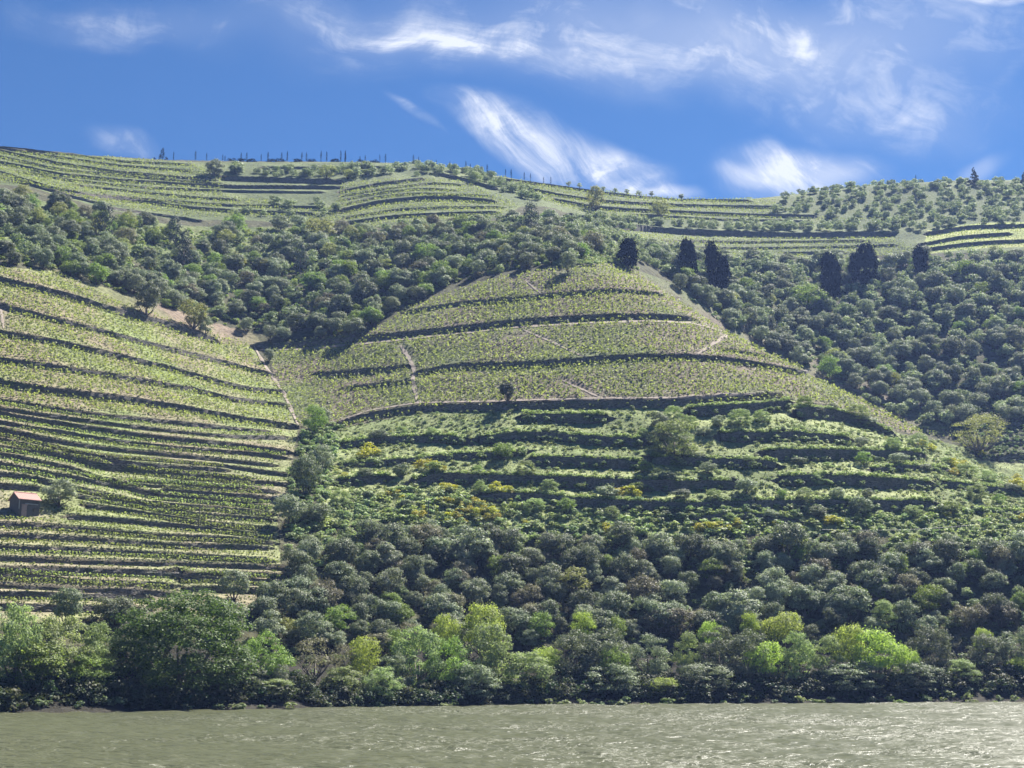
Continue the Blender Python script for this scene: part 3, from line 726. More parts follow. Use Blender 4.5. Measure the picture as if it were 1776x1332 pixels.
def shore_tree(key, u, vt, wpx, name, label, off=2.5, cat='tree', group='trees along the river bank', **kw):
    t, w0 = ray_tw(u, 1200); y = float(shore_y(u)) + off + 0.0; x = t * y; z = float(ground(x, y)); z = max(z, .1) - .3
    tt, ww = ray_tw(u, vt); h = CAMZ + ww * y - z; w = wpx * y / 2440
    OCC.append((x, y, w * .35)); return plant(key, x, y, z, h, w, name, label, cat, group, **kw)

# ------------------------------------------------------------------ river bank trees, each traced
ST = [
 ('tallwillow', 22, 1058, 95, 3, 'willow_tree', 'grey-green leafy tree at the left end of the river bank'),
 ('willow', 100, 1068, 120, 4, 'broadleaf_tree', 'light green bushy tree left of the huge dark round tree'),
 ('tallwillow', 168, 1090, 75, 3, 'willow_tree', 'silvery green drooping tree touching the huge round tree'),
 ('greenbush', 60, 1120, 110, 1, 'broadleaf_tree', 'dark green bush hanging over the water at the left end'),
 ('green', 140, 1130, 100, 1, 'broadleaf_tree', 'low dark green tree beside the huge round tree, overhanging water'),
 ('biggreen', 315, 1014, 236, 2.5, 'broadleaf_tree', 'huge dark green round tree, the largest on the river bank'),
 ('green', 458, 1100, 92, 4, 'broadleaf_tree', 'mid green tree just right of the huge round tree'),
 ('brown', 545, 1108, 80, 3, 'bare_tree', 'brownish thin-leaved tree with leaning stems by the water'),
 ('brown', 592, 1125, 55, 3, 'bare_tree', 'small rusty brown tree right of the leaning brown tree'),
 ('lime', 628, 1112, 62, 3, 'broadleaf_tree', 'yellow-green slender tree beside the rusty brown tree'),
 ('willow', 600, 1160, 90, 0, 'willow_tree', 'low pale green willow bush below the rusty brown tree'),
 ('shoreoak', 680, 1130, 70, 2, 'broadleaf_tree', 'dark shaded tree left of the pale green willow pair'),
 ('willow', 725, 1092, 95, 4, 'willow_tree', 'rounded pale green willow below the bright lime trees'),
 ('green', 780, 1108, 80, 2, 'broadleaf_tree', 'mid green tree between two pale willows under the lime trees'),
 ('tallwillow', 850, 1090, 90, 4, 'willow_tree', 'tall silvery willow just below the brightest lime tree'),
 ('shoreoak', 820, 1150, 100, 0, 'broadleaf_tree', 'dark low tree at the waterline under the silvery willow'),
 ('willow', 920, 1133, 105, 1, 'willow_tree', 'broad pale olive willow leaning out over the water, centre'),
 ('lime', 948, 1130, 55, 5, 'broadleaf_tree', 'lime green treetop behind the broad pale olive willow'),
 ('shoreoak', 1000, 1092, 95, 5, 'broadleaf_tree', 'dark grey-green tree right of the broad pale olive willow'),
 ('green', 1066, 1122, 55, 1, 'broadleaf_tree', 'small fresh green tree in front of the dark grey trees'),
 ('shoreoak', 1052, 1088, 95, 5, 'broadleaf_tree', 'dark grey-green tree with ragged top left of the weeping lime shrub'),
 ('shoreoak', 1125, 1100, 80, 6, 'broadleaf_tree', 'dark tree standing behind the weeping lime shrub'),
 ('lime', 1143, 1174, 64, -2, 'weeping_shrub', 'small bright lime weeping shrub at the waterline'),
 ('tallwillow', 1195, 1108, 55, 4, 'willow_tree', 'thin open tree with pale stems right of the weeping shrub'),
 ('shoreoak', 1250, 1085, 90, 5, 'broadleaf_tree', 'large dark tree with a lime green top on its left'),
 ('shoreoak', 1300, 1090, 80, 3, 'broadleaf_tree', 'dark grey tree left of the lime green bank tree'),
 ('lime', 1330, 1118, 72, 1, 'broadleaf_tree', 'lime green tree by the water left of two silver-green trees'),
 ('tallwillow', 1388, 1106, 68, 2, 'willow_tree', 'silver-green open tree, left one of a pair by the water'),
 ('tallwillow', 1440, 1114, 66, 2, 'willow_tree', 'silver-green open tree, right one of a pair by the water'),
 ('lime', 1480, 1092, 68, 4, 'broadleaf_tree', 'lime green tree left of the rounded yellow-green tree'),
 ('lime', 1522, 1100, 92, 1, 'broadleaf_tree', 'large rounded yellow-green tree on the right bank'),
 ('lime', 1572, 1124, 52, 1, 'broadleaf_tree', 'small lime green tree right of the rounded yellow-green tree'),
 ('shoreoak', 1618, 1085, 80, 5, 'broadleaf_tree', 'grey-green rounded tree above the pale bush on the right'),
 ('willow', 1672, 1150, 64, 0, 'willow_tree', 'pale green bushy willow at the waterline near the right end'),
 ('shoreoak', 1715, 1100, 70, 5, 'broadleaf_tree', 'dark tree with a lime patch near the right end'),
 ('silver', 1742, 1172, 46, 0, 'silver_bush', 'whitish small bush at the waterline near the right end'),
 ('lime', 1772, 1145, 44, 1, 'broadleaf_tree', 'lime green tree cut by the right edge'),
 ('shoreoak', 1770, 1090, 80, 5, 'broadleaf_tree', 'dark green tree at the right edge above the lime tree'),
 ('silver', 437, 1152, 46, 0, 'silver_bush', 'bright whitish bush right of the huge round tree'),
 ('silver', 400, 1168, 30, 0, 'silver_bush', 'small whitish bush at the foot of the huge round tree'),
 ('silver', 487, 1160, 36, 0, 'silver_bush', 'greenish white bush below the mid green tree'),
 ('willow', 470, 1175, 90, -1, 'willow_tree', 'low grey-green thicket at the waterline under the white bushes'),
 ('willow', 660, 1160, 80, -1, 'willow_tree', 'low pale willow at the waterline left of the silvery willow'),
 ('shoreoak', 1225, 1150, 110, 0, 'broadleaf_tree', 'low dark thicket at the waterline right of the weeping shrub'),
 ('shoreoak', 1470, 1150, 120, 0, 'broadleaf_tree', 'low dark thicket at the waterline under the yellow-green trees'),
 ('shoreoak', 1590, 1150, 90, 0, 'broadleaf_tree', 'low dark thicket at the waterline left of the pale bushy willow'),
 ('shoreoak', 1060, 1155, 100, -1, 'broadleaf_tree', 'low dark thicket at the waterline left of the weeping shrub'),
]
for key, u, vt, w, off, nm, lab in ST: shore_tree(key, u, vt - (0 if key == 'biggreen' or vt > 1165 else 9), w * 1.06, nm, lab, off)
# lime trees just behind the bank
for key, u, vb, vt, w, nm, lab in (
 ('lime', 772, 1150, 1066, 52, 'broadleaf_tree', 'lime green treetop left of the brightest lime tree'),
 ('lime', 836, 1150, 1052, 84, 'broadleaf_tree', 'brightest lime green rounded tree behind the bank'),
 ('lime', 1012, 1130, 1064, 50, 'broadleaf_tree', 'small lime green treetop above the dark grey bank trees'),
 ('lime', 1232, 1140, 1078, 46, 'broadleaf_tree', 'lime green treetop left of the grey tree behind the bank'),
 ('lime', 1302, 1130, 1066, 40, 'broadleaf_tree', 'narrow lime green treetop between two grey trees behind the bank'),
 ('lime', 1362, 1135, 1062, 78, 'broadleaf_tree', 'wide lime green treetop with a grey tree in front'),
 ('lime', 1706, 1140, 1092, 36, 'broadleaf_tree', 'small lime green shrub tree above the whitish bush, right'),
 ('yellow', 1000, 1040, 985, 64, 'broadleaf_tree', 'olive yellow spreading tree in the middle of the lower wood'),
 ('willow', 1535, 1090, 1040, 50, 'broadleaf_tree', 'pale green leafy tree in the right of the lower wood'),
 ('olive', 405, 1045, 988, 58, 'olive_tree', 'lone grey-green olive tree above the huge round tree'),
 ('olive', 102, 880, 832, 66, 'olive_tree', 'wide grey-green olive tree beside the red-roofed hut'),
 ('darkround', 880, 704, 664, 33, 'olive_tree', 'lone round dark olive tree on the wall of the middle vineyard'),
 ('olive', 985, 474, 434, 32, 'olive_tree', 'grey olive tree on the crest of the middle vineyard'),
 ('olive', 614, 586, 548, 44, 'olive_tree', 'olive tree on the left end of the main vineyard track'),
 ('olive', 466, 628, 604, 22, 'olive_tree', 'small olive tree casting a shadow where the two vineyards meet'),
 ('yellow', 336, 572, 514, 56, 'broadleaf_tree', 'yellowish round tree at the edge of the left vineyard'),
 ('oak', 356, 580, 548, 32, 'holm_oak', 'dark bush tree right of the yellowish round tree'),
 ('oak', 254, 548, 486, 52, 'holm_oak', 'dark oak casting a shadow on bare soil above the left vineyard'),
 ('olive', 428, 576, 550, 28, 'olive_tree', 'small silvery bush tree right of the yellowish round tree'),
 ('olive', 468, 592, 562, 30, 'olive_tree', 'left one of two silvery bush trees above the track'),
 ('olive', 490, 592, 566, 30, 'olive_tree', 'right one of two silvery bush trees above the track'),
 ('olive', 556, 588, 566, 26, 'olive_tree', 'small silvery bush tree on the track between two larger ones'),
 ('palewide', 1700, 790, 717, 104, 'broadleaf_tree', 'big pale olive spreading tree with visible limbs in the right gully'),
 ('darkcypress', 1090, 466, 416, 38, 'dark_cypress', 'broad dark cypress at the top of the middle vineyard'),
 ('darkcypress', 1192, 492, 421, 38, 'dark_cypress', 'dark cypress with forked top, left one of a pair'),
 ('darkcypress', 1238, 512, 427, 34, 'dark_cypress', 'tall pointed dark cypress, right one of a pair'),
 ('darkcypress', 1256, 510, 450, 28, 'dark_cypress', 'shorter cypress leaning on the tall pointed one'),
 ('darkcypress', 1441, 520, 444, 38, 'dark_cypress', 'dark round-topped cypress standing alone in the right wood'),
 ('darkcypress', 1504, 500, 428, 44, 'dark_cypress', 'widest dark cypress in the right wood'),
 ('darkcypress', 1484, 492, 442, 24, 'dark_cypress', 'small dark cypress left of the widest one'),
 ('darkcypress', 1598, 484, 431, 28, 'dark_cypress', 'dark cypress below the light green terraced field'),
 ('cypress', 1605, 437, 421, 6, 'cypress_tree', 'tiny thin cypress at the corner of the light green field'),
 ('pine', 180, 420, 354, 38, 'pine_tree', 'tall dark pine in the left wood'),
 ('pine', 304, 430, 376, 36, 'pine_tree', 'grey pine in the middle of the left wood'),
 ('pine', 318, 468, 398, 36, 'pine_tree', 'tall greyish pine left of the centre of the wood'),
 ('pine', 520, 478, 420, 30, 'pine_tree', 'thin grey pine above the track trees'),
 ('pine', 922, 412, 352, 32, 'pine_tree', 'tall pine on the ridge between the two upper vineyards'),
 ('yellow', 556, 418, 374, 62, 'broadleaf_tree', 'wide pale green tree below the upper vineyard'),
 ('greenbush', 1440, 662, 616, 44, 'broadleaf_tree', 'fresh green bush tree at the right shoulder of the vineyard'),
 ('greenbush', 1400, 540, 492, 70, 'broadleaf_tree', 'mid green round tree between dark cypresses'),
 ('yellow', 1034, 366, 320, 42, 'broadleaf_tree', 'pale green tree just under the skyline, centre'),
 ('yellow', 1145, 378, 341, 40, 'broadleaf_tree', 'pale green tree right of the one breaking the skyline'),
 ('yellow', 567, 312, 281, 36, 'broadleaf_tree', 'yellow-green tree below the skyline cypresses'),
 ('yellow', 604, 310, 290, 24, 'broadleaf_tree', 'small yellow-green tree right of the larger yellow-green one'),
 ('willow', 825, 320, 293, 30, 'broadleaf_tree', 'light green tree on the falling skyline'),
 ('olive', 372, 306, 274, 40, 'olive_tree', 'large grey-green tree breaking the skyline on the left'),
 ('fir', 1690, 320, 288, 22, 'fir_tree', 'dark conical fir on the right skyline'),
 ('fir', 1777, 322, 296, 20, 'fir_tree', 'dark conical fir cut by the right edge'),
 ('willow', 1170, 792, 728, 90, 'shrub', 'tall feathery shrub in the middle of the overgrown terraces'),
 ('greenbush', 545, 760, 700, 46, 'shrub', 'dark green bush at the top of the gully between the vineyards'),
 ('olive', 556, 745, 706, 40, 'olive_tree', 'grey-green bush tree at the head of the gully'),
 ('olive', 556, 820, 770, 50, 'olive_tree', 'grey tree halfway down the gully'),
 ('oak', 530, 860, 790, 56, 'holm_oak', 'dark oak in the gully beside the lower vine rows'),
 ('olive', 500, 915, 858, 60, 'olive_tree', 'grey olive in the gully at the end of the vine rows'),
 ('oak', 545, 910, 870, 60, 'holm_oak', 'low dark bush below the gully olive'),
): spot_tree(key, u, vb, vt, w, nm, lab)

SHR = [(1140,735),(1165,722),(1200,735),(1120,748),(1155,765),(1190,760),(1215,750),(1140,790),(1175,800),(1205,792),(1120,815),(1160,830),(1230,815),(1250,735),(1290,730),(1330,725),
       (700,745),(745,748),(650,760),(610,800),(640,825),(700,822),(560,800),(590,870),(640,860),(700,875),(760,815),(830,812),(880,792),(905,820),(960,845),(1010,845),(1060,858),(1110,850),(1180,865),(1240,860),
       (1300,850),(1350,858),(1400,866),(1450,862),(1500,858),(1420,835),(1300,805),(1390,800),(1440,805),(1500,800),(1560,800),(1600,812),(1640,800),(1680,820),(1720,830),(1600,770),(1545,775),(1500,770),
       (1420,712),(1450,708),(1480,722),(1510,735),(1400,704),(1700,860),(1740,870),(1650,885),(1580,890),(1500,890),(1420,893),(1330,898),(1260,900),(1150,895),(1060,892),(980,885),(930,880),(840,845),(780,850),(1760,850)]
for i, (u, v) in enumerate(SHR):
    w = SET.uniform(20, 46); h = w * SET.uniform(.45, .8); band = 'upper' if v < 770 else 'middle' if v < 850 else 'lowest'
    part = ['left', 'centre left', 'centre', 'centre right', 'right'][min(4, int((u - 550) / 250))]
    spot_tree(SET.choice(['greenbush', 'willow', 'willow', 'olive', 'oak']), u + SET.uniform(-8, 8), v + 6, v + 6 - h, w, 'shrub', f"rounded green shrub on the {band} overgrown terraces, {part}", 'shrub', 'shrubs on the overgrown terraces')

# skyline: thin young cypresses, low hedges and round trees
def skyline(u):
    t, _ = ray_tw(u, 300); ys = np.arange(480, 725, .75); h = bil(ZG, TA, YA, np.full(ys.shape, t), ys); k = int(np.argmax((h - CAMZ) / ys))
    return t * ys[k], ys[k], h[k]
cx = [(x / 2.96, p) for x, p in ((887,14),(1000,16),(1057,13),(1140,11),(1152,9),(1235,15),(1263,15),(1338,13),(1373,17),(1443,15),(1472,17),(1547,16),(1571,15),(1646,19),(1675,17),(1747,19),(1770,19))]
cx += [(590 + x / 2.96, p) for x, p in ((25,17),(100,10),(127,12),(202,14),(231,15),(375,15),(402,13),(470,10),(493,10),(562,11),(645,15),(668,12),(728,13),(755,16),(849,14),(878,16),(945,14),(977,14),(1044,10),(1081,12))]
cx += [(1176 + x / 2.96, p) for x, p in ((1092, 9), (1165, 6), (1219, 14))]
for i, (u, p) in enumerate(cx):
    x, y, z = skyline(u); h = p * y / 2440 * 1.0
    plant('cypress', x, y, z - .4, h + .4, .8 if p > 14 else .6, 'cypress_tree', f"thin young cypress on the skyline, {'' if i == 0 else ''}{['leftmost of its row', 'one of the row along the ridge road'][i > 0]}" if u < 960 else 'thin dark cypress alone on the right skyline' if u > 1500 else 'thin young cypress on the falling skyline', 'cypress', 'thin cypresses along the skyline road', parts=False)
for u, w, p, key in ((276, 5, 9, 'cypress'), (280, 8, 17, 'cypress'), (266, 6, 4, 'hedge'), (287, 6, 7, 'hedge')):
    x, y, z = skyline(u); plant(key, x, y, z - .2, p * y / 2440 * 1.2, w * y / 2440, 'cypress_tree' if key == 'cypress' else 'shrub', {276: 'short cypress leaning on the tall one, left skyline', 280: 'tallest dark cypress of the cluster on the left skyline', 266: 'tiny round shrub left of the cypress cluster', 287: 'small shrub right of the cypress cluster'}[u], 'cypress' if key == 'cypress' else 'shrub', parts=False)
for x0 in (1190, 1245, 1290, 1395, 1440, 1525, 1600, 1720, 1850, 1925):
    u = x0 / 2.96; x, y, z = skyline(u); plant('hedge', x, y, z - .3, 1.6, 5.0, 'hedge', 'low dark clipped hedge block between skyline cypresses', 'hedge', 'low hedges along the skyline road', parts=False)
for x0, off in ((1173, 590), (1230, 590), (1348, 590), (1410, 590), (1470, 590), (1532, 590), (1595, 590), (1748, 590), (15, 1176), (618, 1176)):
    u = off + x0 / 2.96; x, y, z = skyline(u); plant('tuft', x, y, z - .2, 2.9, 3.0, 'olive_tree', 'small round olive tree in the row dotting the middle skyline' if x0 != 618 else 'single round olive at the left end of the right-hand ridge', 'olive tree', 'round olives along the skyline')

# ------------------------------------------------------------------ woods: many individual trees, the rest as one stuff object
def scatter(poly, spacing, seed, jit=.62, ymin=180, ymax=715):
    if min(p[0] for p in poly) > -150 and max(p[0] for p in poly) < 1900: poly = ext(poly)
    r = np.random.default_rng(seed); us = [p[0] for p in poly]; ts = [ray_tw(u, 600)[0] for u in (min(us), max(us))]
    out = []; j = 0
    for y in np.arange(ymin, ymax, spacing * .8):
        xs = np.arange(min(ts) * y - 8, max(ts) * y + 8, spacing) + (spacing / 2 if j % 2 else 0); j += 1
        X = xs + r.uniform(-jit, jit, len(xs)) * spacing; Y = y + r.uniform(-jit, jit, len(xs)) * spacing
        Zt = ground(X, Y); u, v = project(X, Y, Zt); m = in_poly(u, v, poly)
        for q in np.nonzero(m)[0]: out.append((X[q], Y[q], Zt[q], u[q], v[q]))
    return out
def visible(x, y, z):                      # line of sight from the viewpoint over the bare ground
    k = np.linspace(.5, .985, 60); return bool(np.all(ground(x * k, y * k) < CAMZ + (z - CAMZ) * k + 1.0))
def free(x, y, m=1.0): return all((x - a) ** 2 + (y - b) ** 2 > (r + m) ** 2 for a, b, r in OCC)
LEFTWOOD = [(-40,445),(-40,330),(60,352),(180,382),(330,400),(500,398),(640,408),(740,398),(900,384),(985,392),(1040,412),(1040,440),(1000,455),(880,470),(780,494),(700,535),(640,572),(590,582),(500,580),(420,575),(340,548),(300,540),(240,515),(150,490),(100,470),(0,447)]
RIGHTWOOD = [(1180,505),(1260,572),(1400,645),(1500,697),(1600,748),(1650,745),(1700,735),(1800,738),(1800,440),(1650,450),(1500,458),(1300,458),(1180,450),(1110,440)]
LOWWOOD = [(505,995),(560,955),(640,932),(900,946),(1100,956),(1400,954),(1800,966),(1800,1230),(-60,1240),(-60,1085),(420,1085),(440,1080),(500,1040)]
RIDGE = [(1340,352),(1400,336),(1500,324),(1650,318),(1800,314),(1800,384),(1690,392),(1600,402),(1540,384),(1345,374)]
BELT = [(985,372),(1060,384),(1200,392),(1560,388),(1560,404),(1300,408),(1060,400),(1000,385)]
HEDGED = [(385,300),(700,292),(740,290),(830,300),(920,335),(940,350),(900,345),(820,312),(700,304),(560,312),(385,308)]
MIDOLIVE = [(985,388),(1060,402),(1130,432),(1185,440),(1205,520),(1185,494),(1118,468),(1060,452),(1000,455),(1030,425)]
OLIVEPATCH = [(470,350),(580,345),(590,370),(480,385),(380,375)]
cands = []                                 # (size shown, key, x, y, z, h, w, kind, zone, u, v)
def zone_fill(poly, spacing, seed, keys, kinds, hrange, wr, zone, ymin, ymax, clear=1.0):
    r = random.Random(seed)
    for x, y, z, u, v in scatter(poly, spacing, seed, ymin=ymin, ymax=ymax):
        if not free(x, y, clear): continue
        if zone == 'low' and y < float(shore_y(u)) + (18 if u < 460 else 14): continue
        if zone == 'left' and v < 440 and u < 560 and (r.random() < .3 or float(vnoise(np.array([x]), np.array([y]), 16, 91, 2)[0]) < .42): continue
        h = r.uniform(*hrange) * (1.25 if r.random() < .12 else 1); w = h * r.uniform(*wr)
        if not visible(x, y, z + h): continue
        k = r.choices(range(len(keys)), kinds)[0]
        cands.append((w * h / y / y, keys[k], x, y, z, h, w, zone, u, v))
zone_fill(LOWWOOD, 3.9, 21, ['oak', 'oakbrown', 'olive', 'greenbush', 'yellow'], [9, 2.6, 6, 1.0, .25], (2.5, 6.4), (.8, 1.2), 'low', 185, 300, 1.5)
zone_fill(LEFTWOOD, 5.0, 22, ['oak', 'olive', 'greenbush', 'yellow', 'oakbrown'], [9, 6, 2.4, .8, 1], (2.4, 6.6), (.85, 1.3), 'left', 345, 530)
zone_fill(RIGHTWOOD, 5.4, 23, ['olive', 'oak', 'greenbush', 'yellow'], [11, 6, 1.0, .2], (3.0, 7.4), (.85, 1.25), 'right', 419, 610)
zone_fill(RIDGE, 6.3, 24, ['olive'], [1], (2.4, 5.0), (.9, 1.2), 'ridge', 560, 712)
zone_fill(BELT, 5.5, 25, ['olive'], [1], (3.2, 4.8), (.9, 1.25), 'belt', 520, 680)
zone_fill(HEDGED, 5.5, 26, ['olive', 'oak'], [5, 2], (2.6, 4.4), (1, 1.5), 'crest', 500, 640)
zone_fill(MIDOLIVE, 5.2, 28, ['olive'], [1], (3, 4.8), (.9, 1.2), 'belt', 406, 560)
zone_fill(OLIVEPATCH, 9, 27, ['olive'], [1], (2.8, 3.8), (1, 1.3), 'patch', 480, 600)
cands.sort(key=lambda c: -c[0])
NAMES = {'oak': ('holm_oak', 'holm oak', 'dark grey-green holm oak'), 'oakbrown': ('cork_oak', 'cork oak', 'brownish-leaved oak'), 'olive': ('olive_tree', 'olive tree', 'silvery grey-green olive tree'),
         'greenbush': ('broadleaf_tree', 'tree', 'fresh green broadleaf tree'), 'yellow': ('broadleaf_tree', 'tree', 'yellowish green broadleaf tree')}
def where(zone, u, v):
    third = lambda a, b, n: n[min(len(n) - 1, max(0, int((u - a) / (b - a) * len(n))))]
    if zone == 'low':
        if v > 1130: return 'behind the bank trees, ' + third(0, 1776, ['left end', 'below the left vineyard', 'below the gully', 'centre left', 'centre', 'centre right', 'right', 'right end'])
        return ('in the upper edge of the lower wood, ' if v < 990 else 'in the upper half of the lower wood, ' if v < 1060 else 'in the lower half of the lower wood, ') + third(450, 1776, ['left end', 'left', 'centre left', 'centre', 'centre right', 'right', 'right end'])
    if zone == 'left': return ('high' if v < 430 else 'midway' if v < 490 else 'low') + ' in the wood between the vineyards, ' + third(0, 1060, ['left end', 'left', 'centre left', 'centre', 'centre right', 'right', 'right end'])
    if zone == 'right': return ('high' if v < 520 else 'midway' if v < 610 else 'low') + ' in the right wood, ' + third(1100, 1776, ['left end', 'left', 'centre', 'right', 'right end'])
    if zone == 'ridge': return 'on the grassy right ridge, ' + third(1340, 1776, ['left end', 'centre left', 'centre right', 'right end']) + (', upper part' if v < 345 else ', lower part')
    if zone == 'belt': return 'in the belt under the skyline vineyard, ' + third(985, 1560, ['left', 'centre', 'right'])
    if zone == 'crest': return 'in the hedge line just under the skyline, ' + third(385, 940, ['left', 'centre', 'right'])
    return 'in the small patch inside the upper left vineyard'
GRP = {'low': 'trees of the lower wood', 'left': 'trees of the wood between the vineyards', 'right': 'trees of the right wood', 'ridge': 'olives on the right ridge', 'belt': 'olives in the belt', 'crest': 'trees in the crest hedge line', 'patch': 'olives in the upper vineyard patch'}
seen = {}; rest = []
for c in cands:
    _, key, x, y, z, h, w, zone, u, v = c; nm, cat, adj = NAMES[key]
    if u < -8 or u > 1784 or seen.get(nm, 0) >= 285 or (nm == 'broadleaf_tree' and seen.get(nm, 0) >= 200): rest.append(c); continue
    seen[nm] = seen.get(nm, 0) + 1
    plant(key, x, y, z - .3, h, w, nm, f"{adj} {where(zone, u, v)}", cat, f"{cat}s: {GRP[zone]}")
print('trees', seen, 'rest', len(rest))
# the rest of the woods: one object, merged from light crowns
def merged(name, items, mat, keyed, label):
    Vs, Qs, Cs = [], [], []; off = 0
    for (V, Qd), x, y, z, h, w, rz, tint in items:
        c, s = math.cos(rz), math.sin(rz); X = (V[:, 0] * c - V[:, 1] * s) * w + x; Y = (V[:, 0] * s + V[:, 1] * c) * w + y; Zc_ = V[:, 2] * h + z
        Vs.append(np.stack([X, Y, Zc_], 1)); Qs.append(Qd + off); off += len(V); Cs.append(np.tile(np.array(tint, np.float32), (len(V), 1)))
    o = link(name, mesh_np(name, np.concatenate(Vs), np.concatenate(Qs), mat, np.concatenate(Cs)))
    tag(o, label, name, kind='stuff'); return o
far = [crown_np(900 + i, base=.06, lobes=22, leaves=1000, leaf=.05, lobe_r=(.12, .22)) for i in range(6)]
rr = random.Random(9)
TN = {'oak': (.70, .72, .74), 'oakbrown': (.85, .74, .78), 'olive': (.98, .94, 1.1), 'greenbush': (.9, 1.05, .7), 'yellow': (1.5, 1.3, .8)}
items = []
for c in rest:
    _, key, x, y, z, h, w, zone, u, v = c; k = rr.uniform(.8, 1.2); items.append((rr.choice(far), x, y, z - .3, h, w, rr.uniform(0, 6.28), tuple(q * k for q in TN[key])))
if items: merged('woodland', items, M['scrub'], None, 'grey-green far woodland filling the gullies')

# ------------------------------------------------------------------ scrub on the overgrown terraces and the wood floor
bush = [crown_np(700 + i, base=0, lobes=9, leaves=150, leaf=.11, shape='dome', lobe_r=(.16, .28)) for i in range(8)]
fine = [crown_np(760 + i, base=0, lobes=14, leaves=420, leaf=.052, shape='dome', lobe_r=(.12, .22)) for i in range(6)]
items = []
def strew(poly, spacing, seed, hr, tint, ymin, ymax, keep=None, var=.25):
    r = random.Random(seed)
    for x, y, z, u, v in scatter(poly, spacing, seed, ymin=ymin, ymax=ymax):
        if keep and r.random() > keep(x, y, u, v): continue
        h = r.uniform(*hr); k = r.uniform(1 - var, 1 + var)
        items.append((r.choice(bush), x, y, z - .15, h, h * r.uniform(1.2, 2.0), r.uniform(0, 6.28), (tint[0] * k * r.uniform(.9, 1.12), tint[1] * k, tint[2] * k * r.uniform(.85, 1.2))))
nz = lambda x, y, s, sd: float(vnoise(np.array([x]), np.array([y]), s, sd, 2)[0])
strew(POLY['S'], 1.35, 31, (.35, .95), (1.0, 1.0, .9), 265, 372, lambda x, y, u, v: .25 + 1.3 * max(0, nz(x, y, 9, 41) - .3))
strew([(520,930),(600,860),(700,850),(900,860),(1300,880),(1776,885),(1776,1000),(1300,990),(900,980),(640,970),(560,985),(505,1010)], 1.7, 32, (.9, 1.9), (1.0, 1.05, .9), 245, 330, lambda x, y, u, v: .8)
strew(LOWWOOD, 3.2, 33, (.7, 1.6), (.65, .7, .6), 184, 300)
strew(POLY['K'], 1.7, 37, (.5, 1.4), (.6, .7, .5), 400, 480)
strew([(960,440),(1040,430),(1120,436),(1200,470),(1310,556),(1290,562),(1200,508),(1170,490),(1115,470),(1060,457),(960,462)], 1.25, 38, (.5, 1.4), (1, 1.05, .85), 400, 460)
strew(LEFTWOOD, 2.9, 34, (.7, 1.7), (.95, 1.0, .6), 345, 520)
strew(RIGHTWOOD, 4.2, 35, (.8, 1.6), (.75, .85, .7), 395, 600)
strew([(500,850),(520,760),(560,720),(590,745),(570,840),(560,900),(500,960)], 1.8, 36, (.8, 1.8), (.85, .95, .8), 250, 350)
for u in np.arange(-200, 1980, 2.4):            # bushes and reeds leaning over the waterline, bank shade put in their tint
    t, _ = ray_tw(u, 1210); y = float(shore_y(u)) + rr.uniform(-4.0, 3); hh = rr.uniform(1.2, 3.8)
    items.append((rr.choice(fine), t * y, y, max(0, float(ground(t * y, y))) - .4, hh, hh * rr.uniform(.9, 1.6), rr.uniform(0, 6.28), (.20 * rr.uniform(.7, 1.3), .23, .19)))
for reg, P, h in wall_world:                # leafy fringe along the tops of the old walls, tinted brighter as if sunlit
    if reg != 'S': continue
    r = random.Random(len(P))
    for k in np.arange(0, len(P) - 1, .45):
        q = P[int(k)] + (P[int(k) + 1] - P[int(k)]) * (k % 1); hh = r.uniform(.45, 1.35); x, y = q[0] + r.uniform(-.2, .2), q[1] + r.uniform(.1, 1.3)
        items.append((r.choice(bush), x, y, q[2] + h / 2 - .15, hh, hh * r.uniform(1.1, 1.8), r.uniform(0, 6.28), (1.25, 1.3, 1.0)))
        if r.random() < .26: items.append((r.choice(bush), q[0], q[1] - .7, q[2] - h / 2 - .2, hh * 1.3, hh * 1.7, r.uniform(0, 6), (.9, .95, .85)))
merged('scrub', items, M['scrub'], None, 'green scrub and weeds covering the old terraces')
print('scrub', len(items))
# yellow broom, bush by bush
c5 = lambda x, y: (590 + x / 2.96, 640 + y / 2.96); c6 = lambda x, y: (1176 + x / 2.96, 640 + y / 2.96)
BR = [c5(*p) + (w,) for *p, w in ((150,440,34),(120,455,22),(185,425,16),(20,555,14),(400,505,20),(440,500,26),(490,510,22),(520,525,18),(545,620,24),(585,615,16),(800,628,26),(850,635,22),(880,645,14),(290,640,16),(250,645,14),
  (500,690,16),(545,680,18),(570,695,20),(620,690,16),(640,710,22),(690,690,20),(720,700,18),(660,740,22),(610,740,18),(700,745,22),(740,740,24),(780,745,22),(800,765,18),(750,775,20),(690,770,16),(405,760,24),(380,745,14),(560,775,26),(600,765,20),(540,790,18),(640,790,14),(1440,640,22),(1480,635,24),(1525,650,18),(950,795,14),(1370,835,26),(870,680,12),(430,720,14),(350,690,12),(320,665,14))]
BR += [c6(*p) + (w,) for *p, w in ((100,830,22),(150,825,26),(200,825,28),(250,825,20),(300,800,20),(310,815,20),(770,795,22),(800,792,22),(830,798,20),(1420,500,24),(1470,495,20),(1420,540,20),(1250,395,20),(1300,410,20),(1720,600,20),(1750,610,26),(1770,640,20),(1765,775,20),(1385,755,16),(1740,560,16),(500,800,14),(480,790,12),(1560,440,14))]
BRL = lambda u, v: ('yellow flowering broom bush ' + ('above the gully wood, upper left of the old terraces' if u < 700 and v < 800 else 'in the dense yellow patch on the lower old terraces' if 740 < u < 880 and v > 855 else 'on the left of the old terraces' if u < 800 else 'in the middle of the old terraces' if u < 1180 else 'along the top of the lower wood' if v > 895 and u < 1500 else 'on the right shoulder of the old terraces'))
